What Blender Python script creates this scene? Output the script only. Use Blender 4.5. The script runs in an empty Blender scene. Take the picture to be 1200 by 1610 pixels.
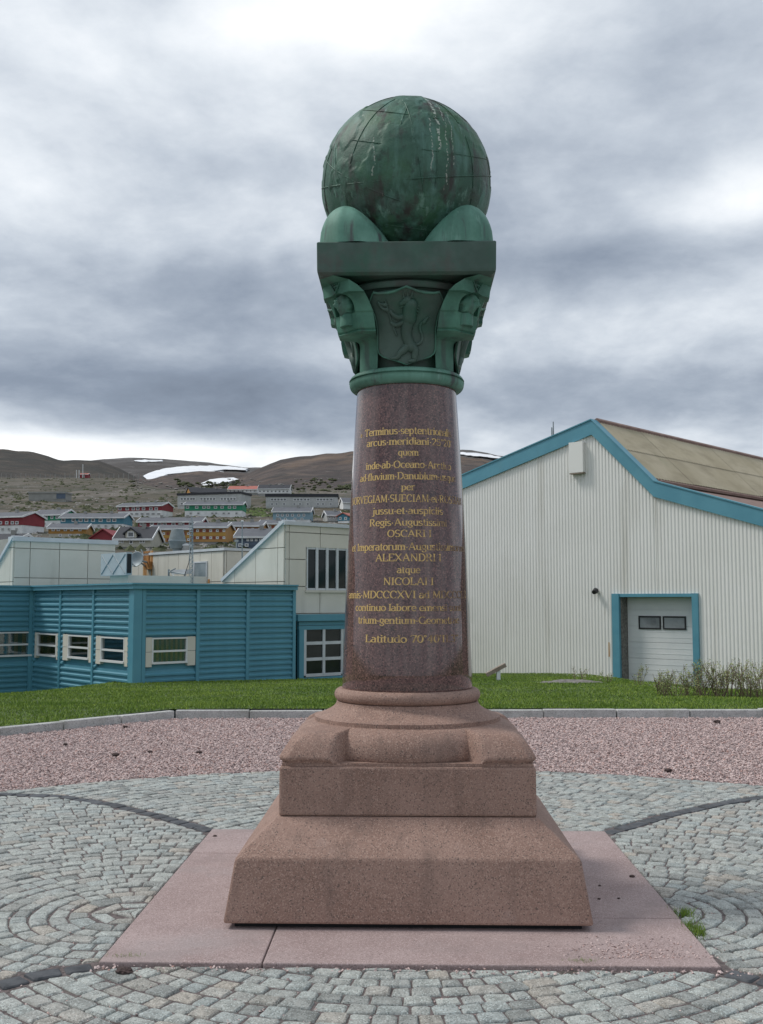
import bpy, bmesh, math, random
import numpy as np
from mathutils import Vector, Matrix, noise as mn

random.seed(7); rng = np.random.default_rng(11)
S = bpy.context.scene
COL = S.collection
R = math.radians

# ------------------------------------------------------------------ camera
EYE = 1.6; FPX = 1665.0; PITCH = math.atan(140 / 1665)
cam = bpy.data.objects.new('camera', bpy.data.cameras.new('camera'))
COL.objects.link(cam)
cam.location = (0, 0, EYE); cam.rotation_euler = (R(90) + PITCH, 0, 0)
cam.data.sensor_fit = 'VERTICAL'; cam.data.sensor_height = 36; cam.data.lens = 36 * FPX / 1610
cam.data.clip_start = 0.05; cam.data.clip_end = 30000
S.camera = cam

def raydir(px, py):
    cp, sp = math.cos(PITCH), math.sin(PITCH)
    a, b = px - 600, 805 - py
    return Vector((a, FPX * cp - b * sp, FPX * sp + b * cp))
def gnd(px, py, z=0.0):
    d = raydir(px, py); t = (z - EYE) / d.z
    return Vector((d.x * t, d.y * t, z))
def at(px, py, Y):
    d = raydir(px, py); t = Y / d.y
    return Vector((d.x * t, Y, EYE + d.z * t))
def project(p):
    cp, sp = math.cos(PITCH), math.sin(PITCH)
    y, z = p[1], p[2] - EYE
    dep = y * cp + z * sp; up = -y * sp + z * cp
    return 600 + FPX * p[0] / dep, 805 - FPX * up / dep, dep

# ------------------------------------------------------------------ sky and sun
SUN_EL, SUN_AZ = 52, -78          # azimuth measured from the view direction, negative = left
w = bpy.data.worlds.new('World'); S.world = w; w.use_nodes = True
nt = w.node_tree; nt.nodes.clear()
def N(t, typ, **kw):
    n = t.nodes.new(typ)
    for k, v in kw.items():
        if k in n.bl_rna.properties: setattr(n, k, v)
        else: n.inputs[k].default_value = v
    return n
def math_n(t, op, a, b=None, c=None):
    n = t.nodes.new('ShaderNodeMath'); n.operation = op
    for i, v in enumerate((a, b, c)):
        if v is None: continue
        if isinstance(v, (int, float)): n.inputs[i].default_value = v
        else: t.links.new(v, n.inputs[i])
    return n.outputs[0]
def ramp(t, fac, stops, interp='LINEAR'):
    n = t.nodes.new('ShaderNodeValToRGB'); n.color_ramp.interpolation = interp
    e = n.color_ramp.elements
    while len(e) < len(stops): e.new(0.5)
    for el, (p, c) in zip(e, stops):
        el.position = p; el.color = (c[0], c[1], c[2], 1) if len(c) == 3 else c
    t.links.new(fac, n.inputs[0]); return n.outputs[0]
def mixc(t, fac, a, b, mode='MIX'):
    n = t.nodes.new('ShaderNodeMix'); n.data_type = 'RGBA'; n.blend_type = mode
    if isinstance(fac, (int, float)): n.inputs[0].default_value = fac
    else: t.links.new(fac, n.inputs[0])
    for i, v in ((6, a), (7, b)):
        if isinstance(v, (tuple, list)): n.inputs[i].default_value = (*v[:3], 1)
        else: t.links.new(v, n.inputs[i])
    return n.outputs[2]

sky = nt.nodes.new('ShaderNodeTexSky'); sky.sky_type = 'NISHITA'; sky.sun_disc = False
sky.sun_elevation = R(SUN_EL); sky.sun_rotation = R(SUN_AZ)
tc = nt.nodes.new('ShaderNodeTexCoord')
sep = nt.nodes.new('ShaderNodeSeparateXYZ'); nt.links.new(tc.outputs['Generated'], sep.inputs[0])
zc = math_n(nt, 'ADD', math_n(nt, 'MAXIMUM', sep.outputs[2], 0.0), 0.24)
cx = math_n(nt, 'DIVIDE', sep.outputs[0], zc); cy = math_n(nt, 'DIVIDE', sep.outputs[1], zc)
cmb = nt.nodes.new('ShaderNodeCombineXYZ'); nt.links.new(cx, cmb.inputs[0]); nt.links.new(cy, cmb.inputs[1])
cmb.inputs[2].default_value = 3.7
n1 = N(nt, 'ShaderNodeTexNoise', Scale=1.25, Detail=10.0, Roughness=0.55, Distortion=0.15)
nt.links.new(cmb.outputs[0], n1.inputs['Vector'])
n2 = N(nt, 'ShaderNodeTexNoise', Scale=4.6, Detail=10.0, Roughness=0.60, Distortion=0.2)
nt.links.new(cmb.outputs[0], n2.inputs['Vector'])
dens = math_n(nt, 'ADD', math_n(nt, 'MULTIPLY', n1.outputs[0], 0.8), math_n(nt, 'MULTIPLY', n2.outputs[0], 0.26))
# thinner (brighter) and thicker (darker) places in the cloud deck, as directions
def lump(px, py, sx, sy, amp):
    """a soft lump of cloud round a direction of the sky, wider than it is tall"""
    d = raydir(px, py).normalized()
    az, el = math.atan2(d.x, d.y), math.asin(d.z)
    a = math_n(nt, 'ARCTAN2', sep.outputs[0], sep.outputs[1]); e = math_n(nt, 'ARCSINE', sep.outputs[2])
    da = math_n(nt, 'DIVIDE', math_n(nt, 'SUBTRACT', a, az), sx / FPX)
    de = math_n(nt, 'DIVIDE', math_n(nt, 'SUBTRACT', e, el), sy / FPX)
    q = math_n(nt, 'ADD', math_n(nt, 'MULTIPLY', da, da), math_n(nt, 'MULTIPLY', de, de))
    return math_n(nt, 'MULTIPLY', math_n(nt, 'EXPONENT', math_n(nt, 'MULTIPLY', q, -1.0)), amp)
LUMPS = [(560, 10, 240, 60, .17), (40, 270, 190, 60, .03), (1170, 320, 150, 60, .22), (180, 712, 420, 26, .34),
         (1000, 500, 280, 60, .12), (960, 120, 320, 120, -.07), (260, 430, 300, 40, -.06), (300, 625, 440, 45, -.06),
         (900, 620, 320, 55, -.08), (1120, 650, 260, 60, -.07), (1000, 400, 260, 30, -.07), (60, 130, 300, 110, .05), (460, 550, 180, 40, .07)]
for L in LUMPS: dens = math_n(nt, 'ADD', dens, lump(*L))
cl = ramp(nt, dens, [(0.16, (.120, .145, .190)), (0.34, (.205, .243, .305)), (0.44, (.300, .342, .405)), (0.53, (.43, .474, .532)), (0.63, (.61, .648, .69)), (0.80, (.90, .91, .915))])
cl10 = mixc(nt, 1.0, cl, (10, 10, 10), 'MULTIPLY')
skymix = mixc(nt, 0.96, sky.outputs[0], cl10)
bg = N(nt, 'ShaderNodeBackground', Strength=0.1)
nt.links.new(skymix, bg.inputs[0])
wo = nt.nodes.new('ShaderNodeOutputWorld'); nt.links.new(bg.outputs[0], wo.inputs[0])

sl = bpy.data.lights.new('sun', 'SUN'); sl.energy = 1.5; sl.angle = R(14); sl.color = (1.0, .965, .91)
so = bpy.data.objects.new('sun', sl); COL.objects.link(so)
sd = Vector((math.sin(R(SUN_AZ)) * math.cos(R(SUN_EL)), math.cos(R(SUN_AZ)) * math.cos(R(SUN_EL)), math.sin(R(SUN_EL))))
so.rotation_euler = sd.to_track_quat('Z', 'Y').to_euler(); so.location = sd * 60

S.view_settings.view_transform = 'Standard'; S.view_settings.look = 'None'
S.view_settings.gamma = 1; S.view_settings.exposure = 0.42; S.view_settings.use_curve_mapping = False
S.cycles.max_bounces = 6; S.cycles.diffuse_bounces = 3

# ------------------------------------------------------------------ materials
def mat(name, c1, c2=None, scale=4.0, rough=.8, bump=0.0, bscale=60.0, speck=None, sscale=200.0, spos=(.35, .6), detail=5.0,
        space='Object', stretch=None, rnd=0.0, metal=0.0, lo=.38, hi=.62, spec=.5, extra=None, bdist=.01):
    m = bpy.data.materials.new(name); m.use_nodes = True
    t = m.node_tree; b = t.nodes['Principled BSDF']
    b.inputs['Roughness'].default_value = rough; b.inputs['Metallic'].default_value = metal
    b.inputs['Specular IOR Level'].default_value = spec
    if space == 'World':
        v = t.nodes.new('ShaderNodeNewGeometry').outputs['Position']
    else:
        v = t.nodes.new('ShaderNodeTexCoord').outputs['Object']
    if stretch:
        mp = t.nodes.new('ShaderNodeMapping'); mp.inputs['Scale'].default_value = stretch
        t.links.new(v, mp.inputs[0]); vs = mp.outputs[0]
    else: vs = v
    n = N(t, 'ShaderNodeTexNoise', Scale=scale, Detail=detail, Roughness=.6); t.links.new(vs, n.inputs['Vector'])
    c = ramp(t, n.outputs[0], [(lo, c1), (hi, c2 or c1)])
    if speck:
        vo = N(t, 'ShaderNodeTexVoronoi', Scale=sscale); t.links.new(v, vo.inputs['Vector'])
        sx = t.nodes.new('ShaderNodeSeparateColor'); t.links.new(vo.outputs['Color'], sx.inputs[0])
        f = ramp(t, sx.outputs[0], [(0.0, (0, 0, 0)), (spos[0], (1, 1, 1)), (1, (1, 1, 1))])
        c = mixc(t, f, tuple(x for x in speck[0]), c)
        f2 = ramp(t, sx.outputs[1], [(spos[1], (0, 0, 0)), (1.0, (1, 1, 1))])
        c = mixc(t, f2, c, speck[1])
    if rnd:
        oi = t.nodes.new('ShaderNodeObjectInfo'); at_ = t.nodes.new('ShaderNodeAttribute'); at_.attribute_name = 'rnd'
        r = math_n(t, 'FRACT', math_n(t, 'ADD', oi.outputs['Random'], at_.outputs['Fac']))
        k = ramp(t, r, [(0, (1 - rnd,) * 3), (1, (1 + rnd,) * 3)])
        c = mixc(t, 1.0, c, k, 'MULTIPLY')
    if extra: c = extra(t, v, c)
    t.links.new(c, b.inputs['Base Color'])
    if bump:
        bn = N(t, 'ShaderNodeTexNoise', Scale=bscale, Detail=6.0, Roughness=.65); t.links.new(v, bn.inputs['Vector'])
        bp = N(t, 'ShaderNodeBump', Strength=bump, Distance=bdist); t.links.new(bn.outputs[0], bp.inputs['Height'])
        t.links.new(bp.outputs[0], b.inputs['Normal'])
    return m

def hue_rnd(stops):
    def f(t, v, c):
        oi = t.nodes.new('ShaderNodeObjectInfo'); a = t.nodes.new('ShaderNodeAttribute'); a.attribute_name = 'rnd'
        r = math_n(t, 'FRACT', math_n(t, 'ADD', math_n(t, 'MULTIPLY', oi.outputs['Random'], 7.3), math_n(t, 'MULTIPLY', a.outputs['Fac'], 5.7)))
        return mixc(t, 1.0, c, ramp(t, r, stops), 'MULTIPLY')
    return f
def streaks(col, scale=(9, 9, .7), lo=.55, hi=.75, amt=.7):
    def f(t, v, c):
        mp = t.nodes.new('ShaderNodeMapping'); mp.inputs['Scale'].default_value = scale; t.links.new(v, mp.inputs[0])
        n = N(t, 'ShaderNodeTexNoise', Scale=1.0, Detail=6.0, Roughness=.6); t.links.new(mp.outputs[0], n.inputs['Vector'])
        k = ramp(t, n.outputs[0], [(lo, (0, 0, 0)), (hi, (amt,) * 3)])
        return mixc(t, k, c, col)
    return f
def chain(*fs):
    def f(t, v, c):
        for g in fs: c = g(t, v, c)
        return c
    return f
def blotch(col, scale, lo, hi, amt, off=(0, 0, 0)):
    def f(t, v, c):
        mp = t.nodes.new('ShaderNodeMapping'); mp.inputs['Location'].default_value = off; t.links.new(v, mp.inputs[0])
        n = N(t, 'ShaderNodeTexNoise', Scale=scale, Detail=6.0, Roughness=.62); t.links.new(mp.outputs[0], n.inputs['Vector'])
        k = ramp(t, n.outputs[0], [(lo, (0, 0, 0)), (hi, (amt,) * 3)])
        return mixc(t, k, c, col)
    return f

MT = {}
MT['pink_granite'] = mat('pink granite', (.260, .158, .122), (.320, .204, .162), 3.0, .82, .25, 240, ((.12, .085, .072), (.42, .285, .23)), 190, (.20, .64),
                         extra=chain(streaks((.15, .10, .082), (9, 9, .8), .52, .74, .5), blotch((.17, .112, .09), 2.2, .55, .72, .4, (5, 2, 8)), blotch((.40, .29, .25), 7, .62, .75, .4), blotch((.10, .085, .075), 18, .68, .76, .5, (1, 6, 2))), bdist=.004)
MT['slab'] = mat('flamed pink slab', (.305, .225, .212), (.38, .292, .278), 2.2, .88, .2, 300, ((.20, .15, .145), (.50, .39, .38)), 210, (.2, .65), space='World',
                 extra=chain(blotch((.27, .215, .205), 2.3, .52, .72, .7), blotch((.17, .15, .145), 16, .66, .74, .7, (3, 1, 0)), blotch((.33, .29, .285), 1.2, .55, .7, .5, (7, 3, 0)), blotch((.10, .085, .082), 34, .66, .72, .8, (1, 8, 0))), bdist=.003)
MT['shaft'] = mat('polished red granite', (.088, .046, .042), (.128, .072, .066), 5, .07, 0, 1, ((.028, .018, .018), (.235, .13, .112)), 150, (.38, .60), spec=.62,
                  extra=streaks((.17, .115, .105), (7, 7, .45), .56, .74, .45))
_b = MT['shaft'].node_tree.nodes['Principled BSDF']; _b.inputs['Coat Weight'].default_value = .3; _b.inputs['Coat Roughness'].default_value = .05
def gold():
    m = bpy.data.materials.new('worn and glare faded gilding'); m.use_nodes = True
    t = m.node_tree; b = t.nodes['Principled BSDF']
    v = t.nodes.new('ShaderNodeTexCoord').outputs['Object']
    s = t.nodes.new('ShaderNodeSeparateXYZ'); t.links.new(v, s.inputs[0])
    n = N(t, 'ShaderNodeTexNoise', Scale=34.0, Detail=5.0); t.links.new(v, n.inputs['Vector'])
    # gilding worn, with a reflection's fading painted in, towards the right and low down
    wear_glare = math_n(t, 'ADD', n.outputs[0], math_n(t, 'MULTIPLY', s.outputs[0], .85))
    wear_glare = math_n(t, 'ADD', wear_glare, math_n(t, 'MULTIPLY', math_n(t, 'SUBTRACT', 1.95, s.outputs[2]), .10))
    k = ramp(t, wear_glare, [(.52, (0, 0, 0)), (.75, (.88,) * 3)])
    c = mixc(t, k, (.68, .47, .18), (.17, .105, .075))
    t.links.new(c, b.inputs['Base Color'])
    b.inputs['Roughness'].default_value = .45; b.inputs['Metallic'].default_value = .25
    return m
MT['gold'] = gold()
PAT = chain(streaks((.065, .165, .12), (6, 6, .8), .45, .7, .75), streaks((.050, .047, .048), (11, 11, 1.0), .52, .7, .8),
            blotch((.11, .225, .165), 4.0, .58, .76, .55), blotch((.018, .035, .028), 7, .6, .75, .6, (4, 2, 1)))
MT['bronze'] = mat('verdigris bronze', (.034, .125, .084), (.078, .225, .158), 5.5, .62, .15, 70, extra=PAT, bdist=.004)
MT['bronze_light'] = mat('pale verdigris bronze', (.075, .205, .15), (.135, .305, .235), 5.0, .66, .12, 70,
                         extra=chain(streaks((.035, .10, .07), (6, 6, 1), .48, .66, .7), streaks((.055, .048, .055), (13, 13, .9), .54, .66, .8), streaks((.24, .44, .36), (16, 16, .8), .60, .72, .6)), bdist=.004)
MT['bronze_dark'] = mat('brown bronze', (.045, .088, .068), (.070, .120, .097), 6.0, .6, .12, 70,
                        extra=chain(blotch((.028, .105, .068), 4, .48, .66, .85), blotch((.085, .063, .060), 5, .54, .70, .6, (2, 5, 1)), streaks((.05, .14, .10), (12, 12, .9), .56, .70, .6)), bdist=.004)
def lime_runs(t, v, c):
    sp_ = t.nodes.new('ShaderNodeSeparateXYZ'); t.links.new(v, sp_.inputs[0])
    mp = t.nodes.new('ShaderNodeMapping'); mp.inputs['Scale'].default_value = (3, 3, 14); t.links.new(v, mp.inputs[0])
    n = N(t, 'ShaderNodeTexNoise', Scale=1.0, Detail=4.0); t.links.new(mp.outputs[0], n.inputs['Vector'])
    n2_ = N(t, 'ShaderNodeTexNoise', Scale=70.0, Detail=3.0); t.links.new(v, n2_.inputs['Vector'])
    wob = math_n(t, 'MULTIPLY', math_n(t, 'SUBTRACT', n.outputs[0], .5), .05)
    for x0, wd, z0, z1, am in ((.015, .011, .02, .46, .8), (.062, .005, -.16, .36, .6), (-.030, .005, -.10, .22, .5), (.10, .004, -.05, .30, .45), (-.33, .005, -.12, .10, .5)):
        d = math_n(t, 'DIVIDE', math_n(t, 'ABSOLUTE', math_n(t, 'ADD', math_n(t, 'SUBTRACT', sp_.outputs[0], x0), wob)), wd)
        k = math_n(t, 'MAXIMUM', math_n(t, 'SUBTRACT', 1.0, d), 0.0)
        k = math_n(t, 'MULTIPLY', k, math_n(t, 'MULTIPLY', math_n(t, 'GREATER_THAN', sp_.outputs[2], z0), math_n(t, 'LESS_THAN', sp_.outputs[2], z1)))
        k = math_n(t, 'MULTIPLY', k, math_n(t, 'LESS_THAN', sp_.outputs[1], 0.0))
        k = math_n(t, 'MULTIPLY', math_n(t, 'MINIMUM', math_n(t, 'MULTIPLY', k, 1.6), 1.0), math_n(t, 'MULTIPLY', math_n(t, 'GREATER_THAN', n2_.outputs[0], .49), am))
        c = mixc(t, k, c, (.50, .54, .47))
    return c
MT['globe'] = mat('weathered globe bronze', (.028, .092, .060), (.060, .160, .105), 3.4, .58, .45, 45, bdist=.006,
                  extra=chain(blotch((.030, .105, .035), 3, .50, .64, .75), streaks((.095, .215, .175), (11, 11, 1.2), .50, .64, .75), streaks((.034, .024, .024), (9, 9, 1.6), .54, .66, .85), blotch((.055, .042, .042), 2.2, .54, .68, .7, (9, 4, 2)),
                              blotch((.016, .032, .023), 16, .56, .68, .6), streaks((.16, .30, .24), (20, 20, 1.0), .60, .68, .7), streaks((.50, .54, .44), (25, 25, 1.1), .70, .76, .7), lime_runs))
SETT_H = hue_rnd([(0, (.68, .71, .71)), (.18, (.98, 1.01, 1.0)), (.5, (1.12, 1.17, 1.15)), (.72, (.92, 1.0, 1.02)), (.84, (1.02, 1.0, .97)), (.95, (1.10, 1.0, .91)), (1, (.74, .77, .77))])
MT['sett'] = mat('grey granite sett', (.245, .243, .228), (.40, .395, .372), 14, .78, .55, 75, ((.12, .135, .13), (.52, .54, .52)), 190, (.22, .68), space='World', extra=chain(SETT_H, blotch((.20, .21, .19), 1.1, .55, .75, .4)), bdist=.008)
MT['dark_sett'] = mat('black stone sett', (.045, .049, .056), (.085, .090, .098), 12, .7, .3, 90, space='World', rnd=.25)
MT['joint'] = mat('sandy joint with grit', (.075, .062, .060), (.18, .145, .140), 60, .95, .6, 120, space='World', extra=blotch((.07, .08, .04), 3, .60, .72, .5))
GRAV = hue_rnd([(0, (.50, .42, .42)), (.2, (.92, .80, .78)), (.5, (1.12, .98, .95)), (.8, (1.4, 1.27, 1.22)), (.93, (1.0, .70, .62)), (1, (.40, .36, .36))])
MT['gravel'] = mat('pink gravel', (.46, .405, .395), (.56, .50, .487), 30, .9, .3, 160, space='World', extra=GRAV)
MT['gravel_base'] = mat('gravel bed', (.30, .24, .235), (.46, .38, .37), 70, .95, 1.0, 90, space='World', extra=blotch((.33, .25, .24), 1.5, .5, .7, .4), bdist=.02)
MT['kerb'] = mat('grey granite kerb', (.41, .41, .395), (.52, .52, .50), 9, .8, .3, 90, ((.2, .2, .2), (.6, .6, .58)), 120, (.2, .7), space='World', rnd=.08,
                 extra=streaks((.17, .18, .13), (2.2, 2.2, 1.5), .52, .72, .55))
MT['turf'] = mat('turf soil', (.045, .080, .015), (.085, .125, .030), 1.1, .95, .5, 40, space='World', extra=chain(blotch((.10, .12, .04), .8, .55, .75, .5), blotch((.02, .045, .012), 6, .5, .7, .5)))
MT['grass'] = mat('grass blades', (.135, .225, .036), (.225, .325, .062), .5, .8, 0, 1, space='World', spec=.25, extra=hue_rnd([(0, (.68, .72, .6)), (.6, (1, 1, 1)), (.9, (1.35, 1.22, 1.05)), (1, (1.7, 1.35, 1.3))]))
MT['blue'] = mat('blue painted boards', (.086, .265, .345), (.102, .30, .385), 1.5, .55, .05, 30, rnd=.07, extra=streaks((.13, .27, .31), (6, 6, .5), .60, .78, .35))
MT['blue_trim'] = mat('blue painted trim', (.086, .27, .355), (.104, .305, .39), 1.2, .5, .03, 30, extra=streaks((.12, .25, .29), (2, 2, .6), .58, .78, .4))
MT['white_sheet'] = mat('off white corrugated sheet', (.775, .765, .725), (.82, .81, .775), .35, .55, 0, 1, extra=chain(streaks((.56, .54, .48), (1.3, 1.3, .09), .54, .72, .6), blotch((.55, .54, .49), .5, .58, .8, .4), streaks((.45, .36, .25), (3.5, 3.5, .22), .70, .78, .45)))
MT['white_paint'] = mat('white paint', (.66, .68, .68), (.72, .73, .72), 1.5, .5, rnd=.03)
MT['beige'] = mat('beige fibre cement panel', (.60, .575, .495), (.66, .63, .55), .8, .85, rnd=.035, extra=streaks((.43, .41, .345), (2.5, 2.5, .25), .56, .76, .4))
MT['beige_dark'] = mat('panel joint', (.33, .315, .275), (.38, .36, .32), 3, .9)
MT['trim_grey'] = mat('pale metal flashing', (.52, .55, .57), (.60, .63, .65), 2, .45)
MT['galv'] = mat('galvanised steel', (.21, .26, .28), (.29, .34, .36), 3, .5, metal=.15, extra=blotch((.18, .20, .20), 2, .55, .75, .5))
MT['dark'] = mat('dark void', (.012, .013, .014), None, 3, .8)
MT['glass'] = mat('dark window glass', (.014, .020, .020), (.026, .032, .032), 1.5, .06, spec=.35)
MT['glass_milky'] = mat('grey polycarbonate pane', (.16, .17, .18), (.30, .32, .33), 1.3, .25)
MT['curtain'] = mat('window curtain', (.55, .53, .48), (.34, .33, .30), 9, .9, stretch=(6, 6, .2))
MT['galv_pale'] = mat('pale galvanised sheet', (.34, .39, .41), (.42, .47, .49), 2, .5)
MT['hood'] = mat('weathered zinc hood', (.13, .165, .175), (.19, .23, .24), 3, .6, extra=streaks((.10, .12, .12), (4, 4, .6), .55, .75, .5))
MT['rust'] = mat('rust', (.25, .095, .025), (.42, .20, .06), 5, .9, .3, 50)
MT['tan_roof'] = mat('tan translucent roof sheet', (.40, .345, .235), (.48, .42, .30), .5, .75, rnd=.06, extra=chain(streaks((.25, .21, .14), (.6, .6, 2.0), .5, .7, .5), blotch((.22, .235, .14), .6, .58, .75, .4)))
MT['red_brown'] = mat('red brown ridge metal', (.18, .105, .085), (.25, .16, .13), 3, .7)
MT['heap'] = mat('grey gravel heap', (.13, .12, .11), (.24, .225, .205), 12, .95, .8, 30)
MT['wood'] = mat('weathered board', (.24, .19, .15), (.36, .30, .25), 4, .85, .2, 40)
MT['black'] = mat('black rubber', (.02, .02, .022), None, 3, .6)
MT['snow'] = mat('old snow', (.80, .82, .85), (.88, .89, .90), .02, .8)
MT['stem'] = mat('willow stem', (.15, .105, .075), (.24, .17, .125), 20, .9)
MT['leaf'] = mat('willow leaf', (.17, .21, .075), (.27, .31, .14), 20, .75, spec=.3, extra=hue_rnd([(0, (.7, .75, .7)), (.7, (1.1, 1.1, 1.0)), (1, (1.5, 1.25, 1.2))]))
MT['pebble'] = mat('dark clod', (.05, .035, .032), (.09, .06, .055), 60, .95, .5, 100)
MT['rock'] = mat('hill rock', (.17, .16, .15), (.30, .285, .265), .3, .95, .5, 1.0, bdist=.3)

# ------------------------------------------------------------------ builders
class MB:
    def __init__(s): s.v = []; s.f = []
    def add(s, vs, fs):
        o = len(s.v); s.v += [tuple(p) for p in vs]; s.f += [tuple(i + o for i in f) for f in fs]; return s
    def box(s, x0, x1, y0, y1, z0, z1):
        return s.add([(x0, y0, z0), (x1, y0, z0), (x1, y1, z0), (x0, y1, z0), (x0, y0, z1), (x1, y0, z1), (x1, y1, z1), (x0, y1, z1)],
                     [(3, 2, 1, 0), (4, 5, 6, 7), (0, 1, 5, 4), (1, 2, 6, 5), (2, 3, 7, 6), (3, 0, 4, 7)])
    def loft(s, rings, caps=True):
        n = len(rings[0]); vs = [p for r in rings for p in r]; fs = []
        for k in range(len(rings) - 1):
            for i in range(n):
                j = (i + 1) % n; fs.append((k * n + i, k * n + j, (k + 1) * n + j, (k + 1) * n + i))
        if caps:
            fs.append(tuple(range(n - 1, -1, -1))); fs.append(tuple((len(rings) - 1) * n + i for i in range(n)))
        return s.add(vs, fs)
    def prism_y(s, poly, y0, y1):       # polygon in the x,z plane, counter-clockwise seen from -y
        return s.loft([[(x, y0, z) for x, z in poly], [(x, y1, z) for x, z in poly]])
    def prism_x(s, poly, x0, x1):       # polygon of (y,z)
        return s.loft([[(x0, y, z) for y, z in poly], [(x1, y, z) for y, z in poly]])
    def prism_z(s, poly, z0, z1):
        return s.loft([[(x, y, z0) for x, y in poly], [(x, y, z1) for x, y in poly]])
    def lathe(s, prof, n=64, cx=0, cy=0):
        rings = [[(cx + r * math.cos(2 * math.pi * i / n), cy + r * math.sin(2 * math.pi * i / n), z) for i in range(n)] for r, z in prof]
        return s.loft(rings)
    def tube(s, pts, r, n=6, r1=None):
        pts = [Vector(p) for p in pts]; rings = []
        for i, p in enumerate(pts):
            d = (pts[min(i + 1, len(pts) - 1)] - pts[max(i - 1, 0)]).normalized()
            a = d.orthogonal().normalized() if i == 0 else (a - d * a.dot(d)).normalized()
            b = d.cross(a); rr = r if r1 is None else r + (r1 - r) * i / (len(pts) - 1)
            rings.append([tuple(p + (a * math.cos(2 * math.pi * k / n) + b * math.sin(2 * math.pi * k / n)) * rr) for k in range(n)])
        return s.loft(rings)
    def mesh(s, name, material, smooth=False):
        me = bpy.data.meshes.new(name); me.from_pydata(s.v, [], s.f); me.update()
        bm = bmesh.new(); bm.from_mesh(me); bmesh.ops.recalc_face_normals(bm, faces=bm.faces); bm.to_mesh(me); bm.free()
        me.materials.append(material)
        if smooth: me.polygons.foreach_set('use_smooth', [True] * len(me.polygons))
        return me
    def build(s, name, material, parent=None, smooth=False, loc=None, rotz=0):
        return obj(name, s.mesh(name, material, smooth), parent, loc, rotz)
def obj(name, me, parent=None, loc=None, rotz=0):
    o = bpy.data.objects.new(name, me); COL.objects.link(o)
    if parent: o.parent = parent
    if loc is not None: o.location = loc
    if rotz: o.rotation_euler = (0, 0, rotz)
    return o
def thing(name, label, cat, loc=(0, 0, 0), rotz=0, group=None):
    o = bpy.data.objects.new(name, None); COL.objects.link(o); o.empty_display_size = .2
    o.location = loc; o.rotation_euler = (0, 0, rotz); tag(o, label, cat, group); return o
def tag(o, label, cat, group=None):
    o['label'] = label; o['category'] = cat
    if group: o['group'] = group
    return o
def struct(o): o['kind'] = 'structure'; return o
def smooth_angle(me, ang=40):
    me.polygons.foreach_set('use_smooth', [True] * len(me.polygons))
    bm = bmesh.new(); bm.from_mesh(me); lim = R(ang)
    for e in bm.edges:
        if len(e.link_faces) == 2 and e.calc_face_angle(0) > lim: e.smooth = False
    bm.to_mesh(me); bm.free(); return me
def bevel(me, wd, seg=2, ang=30):
    bm = bmesh.new(); bm.from_mesh(me)
    bmesh.ops.remove_doubles(bm, verts=bm.verts, dist=1e-5)
    ed = [e for e in bm.edges if len(e.link_faces) == 2 and e.calc_face_angle(0) > R(ang)]
    bmesh.ops.bevel(bm, geom=ed, offset=wd, segments=seg, profile=.5, affect='EDGES', clamp_overlap=True)
    bm.to_mesh(me); bm.free(); return me
def bulk(name, verts, tris, material, rnd=None, smooth=False, parent=None):
    """a big triangle mesh from numpy arrays"""
    me = bpy.data.meshes.new(name); nv, nf = len(verts), len(tris)
    me.vertices.add(nv); me.vertices.foreach_set('co', np.asarray(verts, np.float32).ravel())
    me.loops.add(nf * 3); me.loops.foreach_set('vertex_index', np.asarray(tris, np.int32).ravel())
    me.polygons.add(nf); me.polygons.foreach_set('loop_start', np.arange(0, nf * 3, 3, dtype=np.int32))
    me.polygons.foreach_set('use_smooth', np.full(nf, smooth))
    me.update(calc_edges=True)
    if rnd is not None:
        a = me.attributes.new('rnd', 'FLOAT', 'POINT'); a.data.foreach_set('value', np.asarray(rnd, np.float32))
    me.materials.append(material); return obj(name, me, parent)
def grid_mesh(name, P, material, smooth=True):
    """P[i][j] -> surface"""
    P = np.asarray(P, float); a, b = P.shape[:2]; idx = np.arange(a * b).reshape(a, b)
    q = np.stack([idx[:-1, :-1], idx[1:, :-1], idx[1:, 1:], idx[:-1, 1:]], -1).reshape(-1, 4)
    tr = np.concatenate([q[:, [0, 1, 2]], q[:, [0, 2, 3]]])
    return bulk(name, P.reshape(-1, 3), tr, material, smooth=smooth)
_perm = rng.random((256, 256))
def vnoise(x, y):
    xi = np.floor(x).astype(int); yi = np.floor(y).astype(int); fx = x - xi; fy = y - yi
    fx = fx * fx * (3 - 2 * fx); fy = fy * fy * (3 - 2 * fy)
    g = lambda a, b: _perm[a % 256, b % 256]
    return (g(xi, yi) * (1 - fx) + g(xi + 1, yi) * fx) * (1 - fy) + (g(xi, yi + 1) * (1 - fx) + g(xi + 1, yi + 1) * fx) * fy
def fbm(x, y, o=5, k=.5):
    s = 0; a = 1; t = 0
    for i in range(o): s = s + a * (vnoise(x * 2 ** i + 17.3 * i, y * 2 ** i + 9.1 * i) - .5); t += a; a *= k
    return s / t
def clip_half(poly, p, n):
    """keep the part of a 2-D polygon where (q-p).n >= 0"""
    out = []
    for i in range(len(poly)):
        a, b = poly[i], poly[(i + 1) % len(poly)]
        da = (a[0] - p[0]) * n[0] + (a[1] - p[1]) * n[1]; db = (b[0] - p[0]) * n[0] + (b[1] - p[1]) * n[1]
        if da >= 0: out.append(a)
        if (da >= 0) != (db >= 0):
            t = da / (da - db); out.append((a[0] + (b[0] - a[0]) * t, a[1] + (b[1] - a[1]) * t))
    return out
def area(poly):
    return .5 * sum(poly[i][0] * poly[(i + 1) % len(poly)][1] - poly[(i + 1) % len(poly)][0] * poly[i][1] for i in range(len(poly)))
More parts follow.
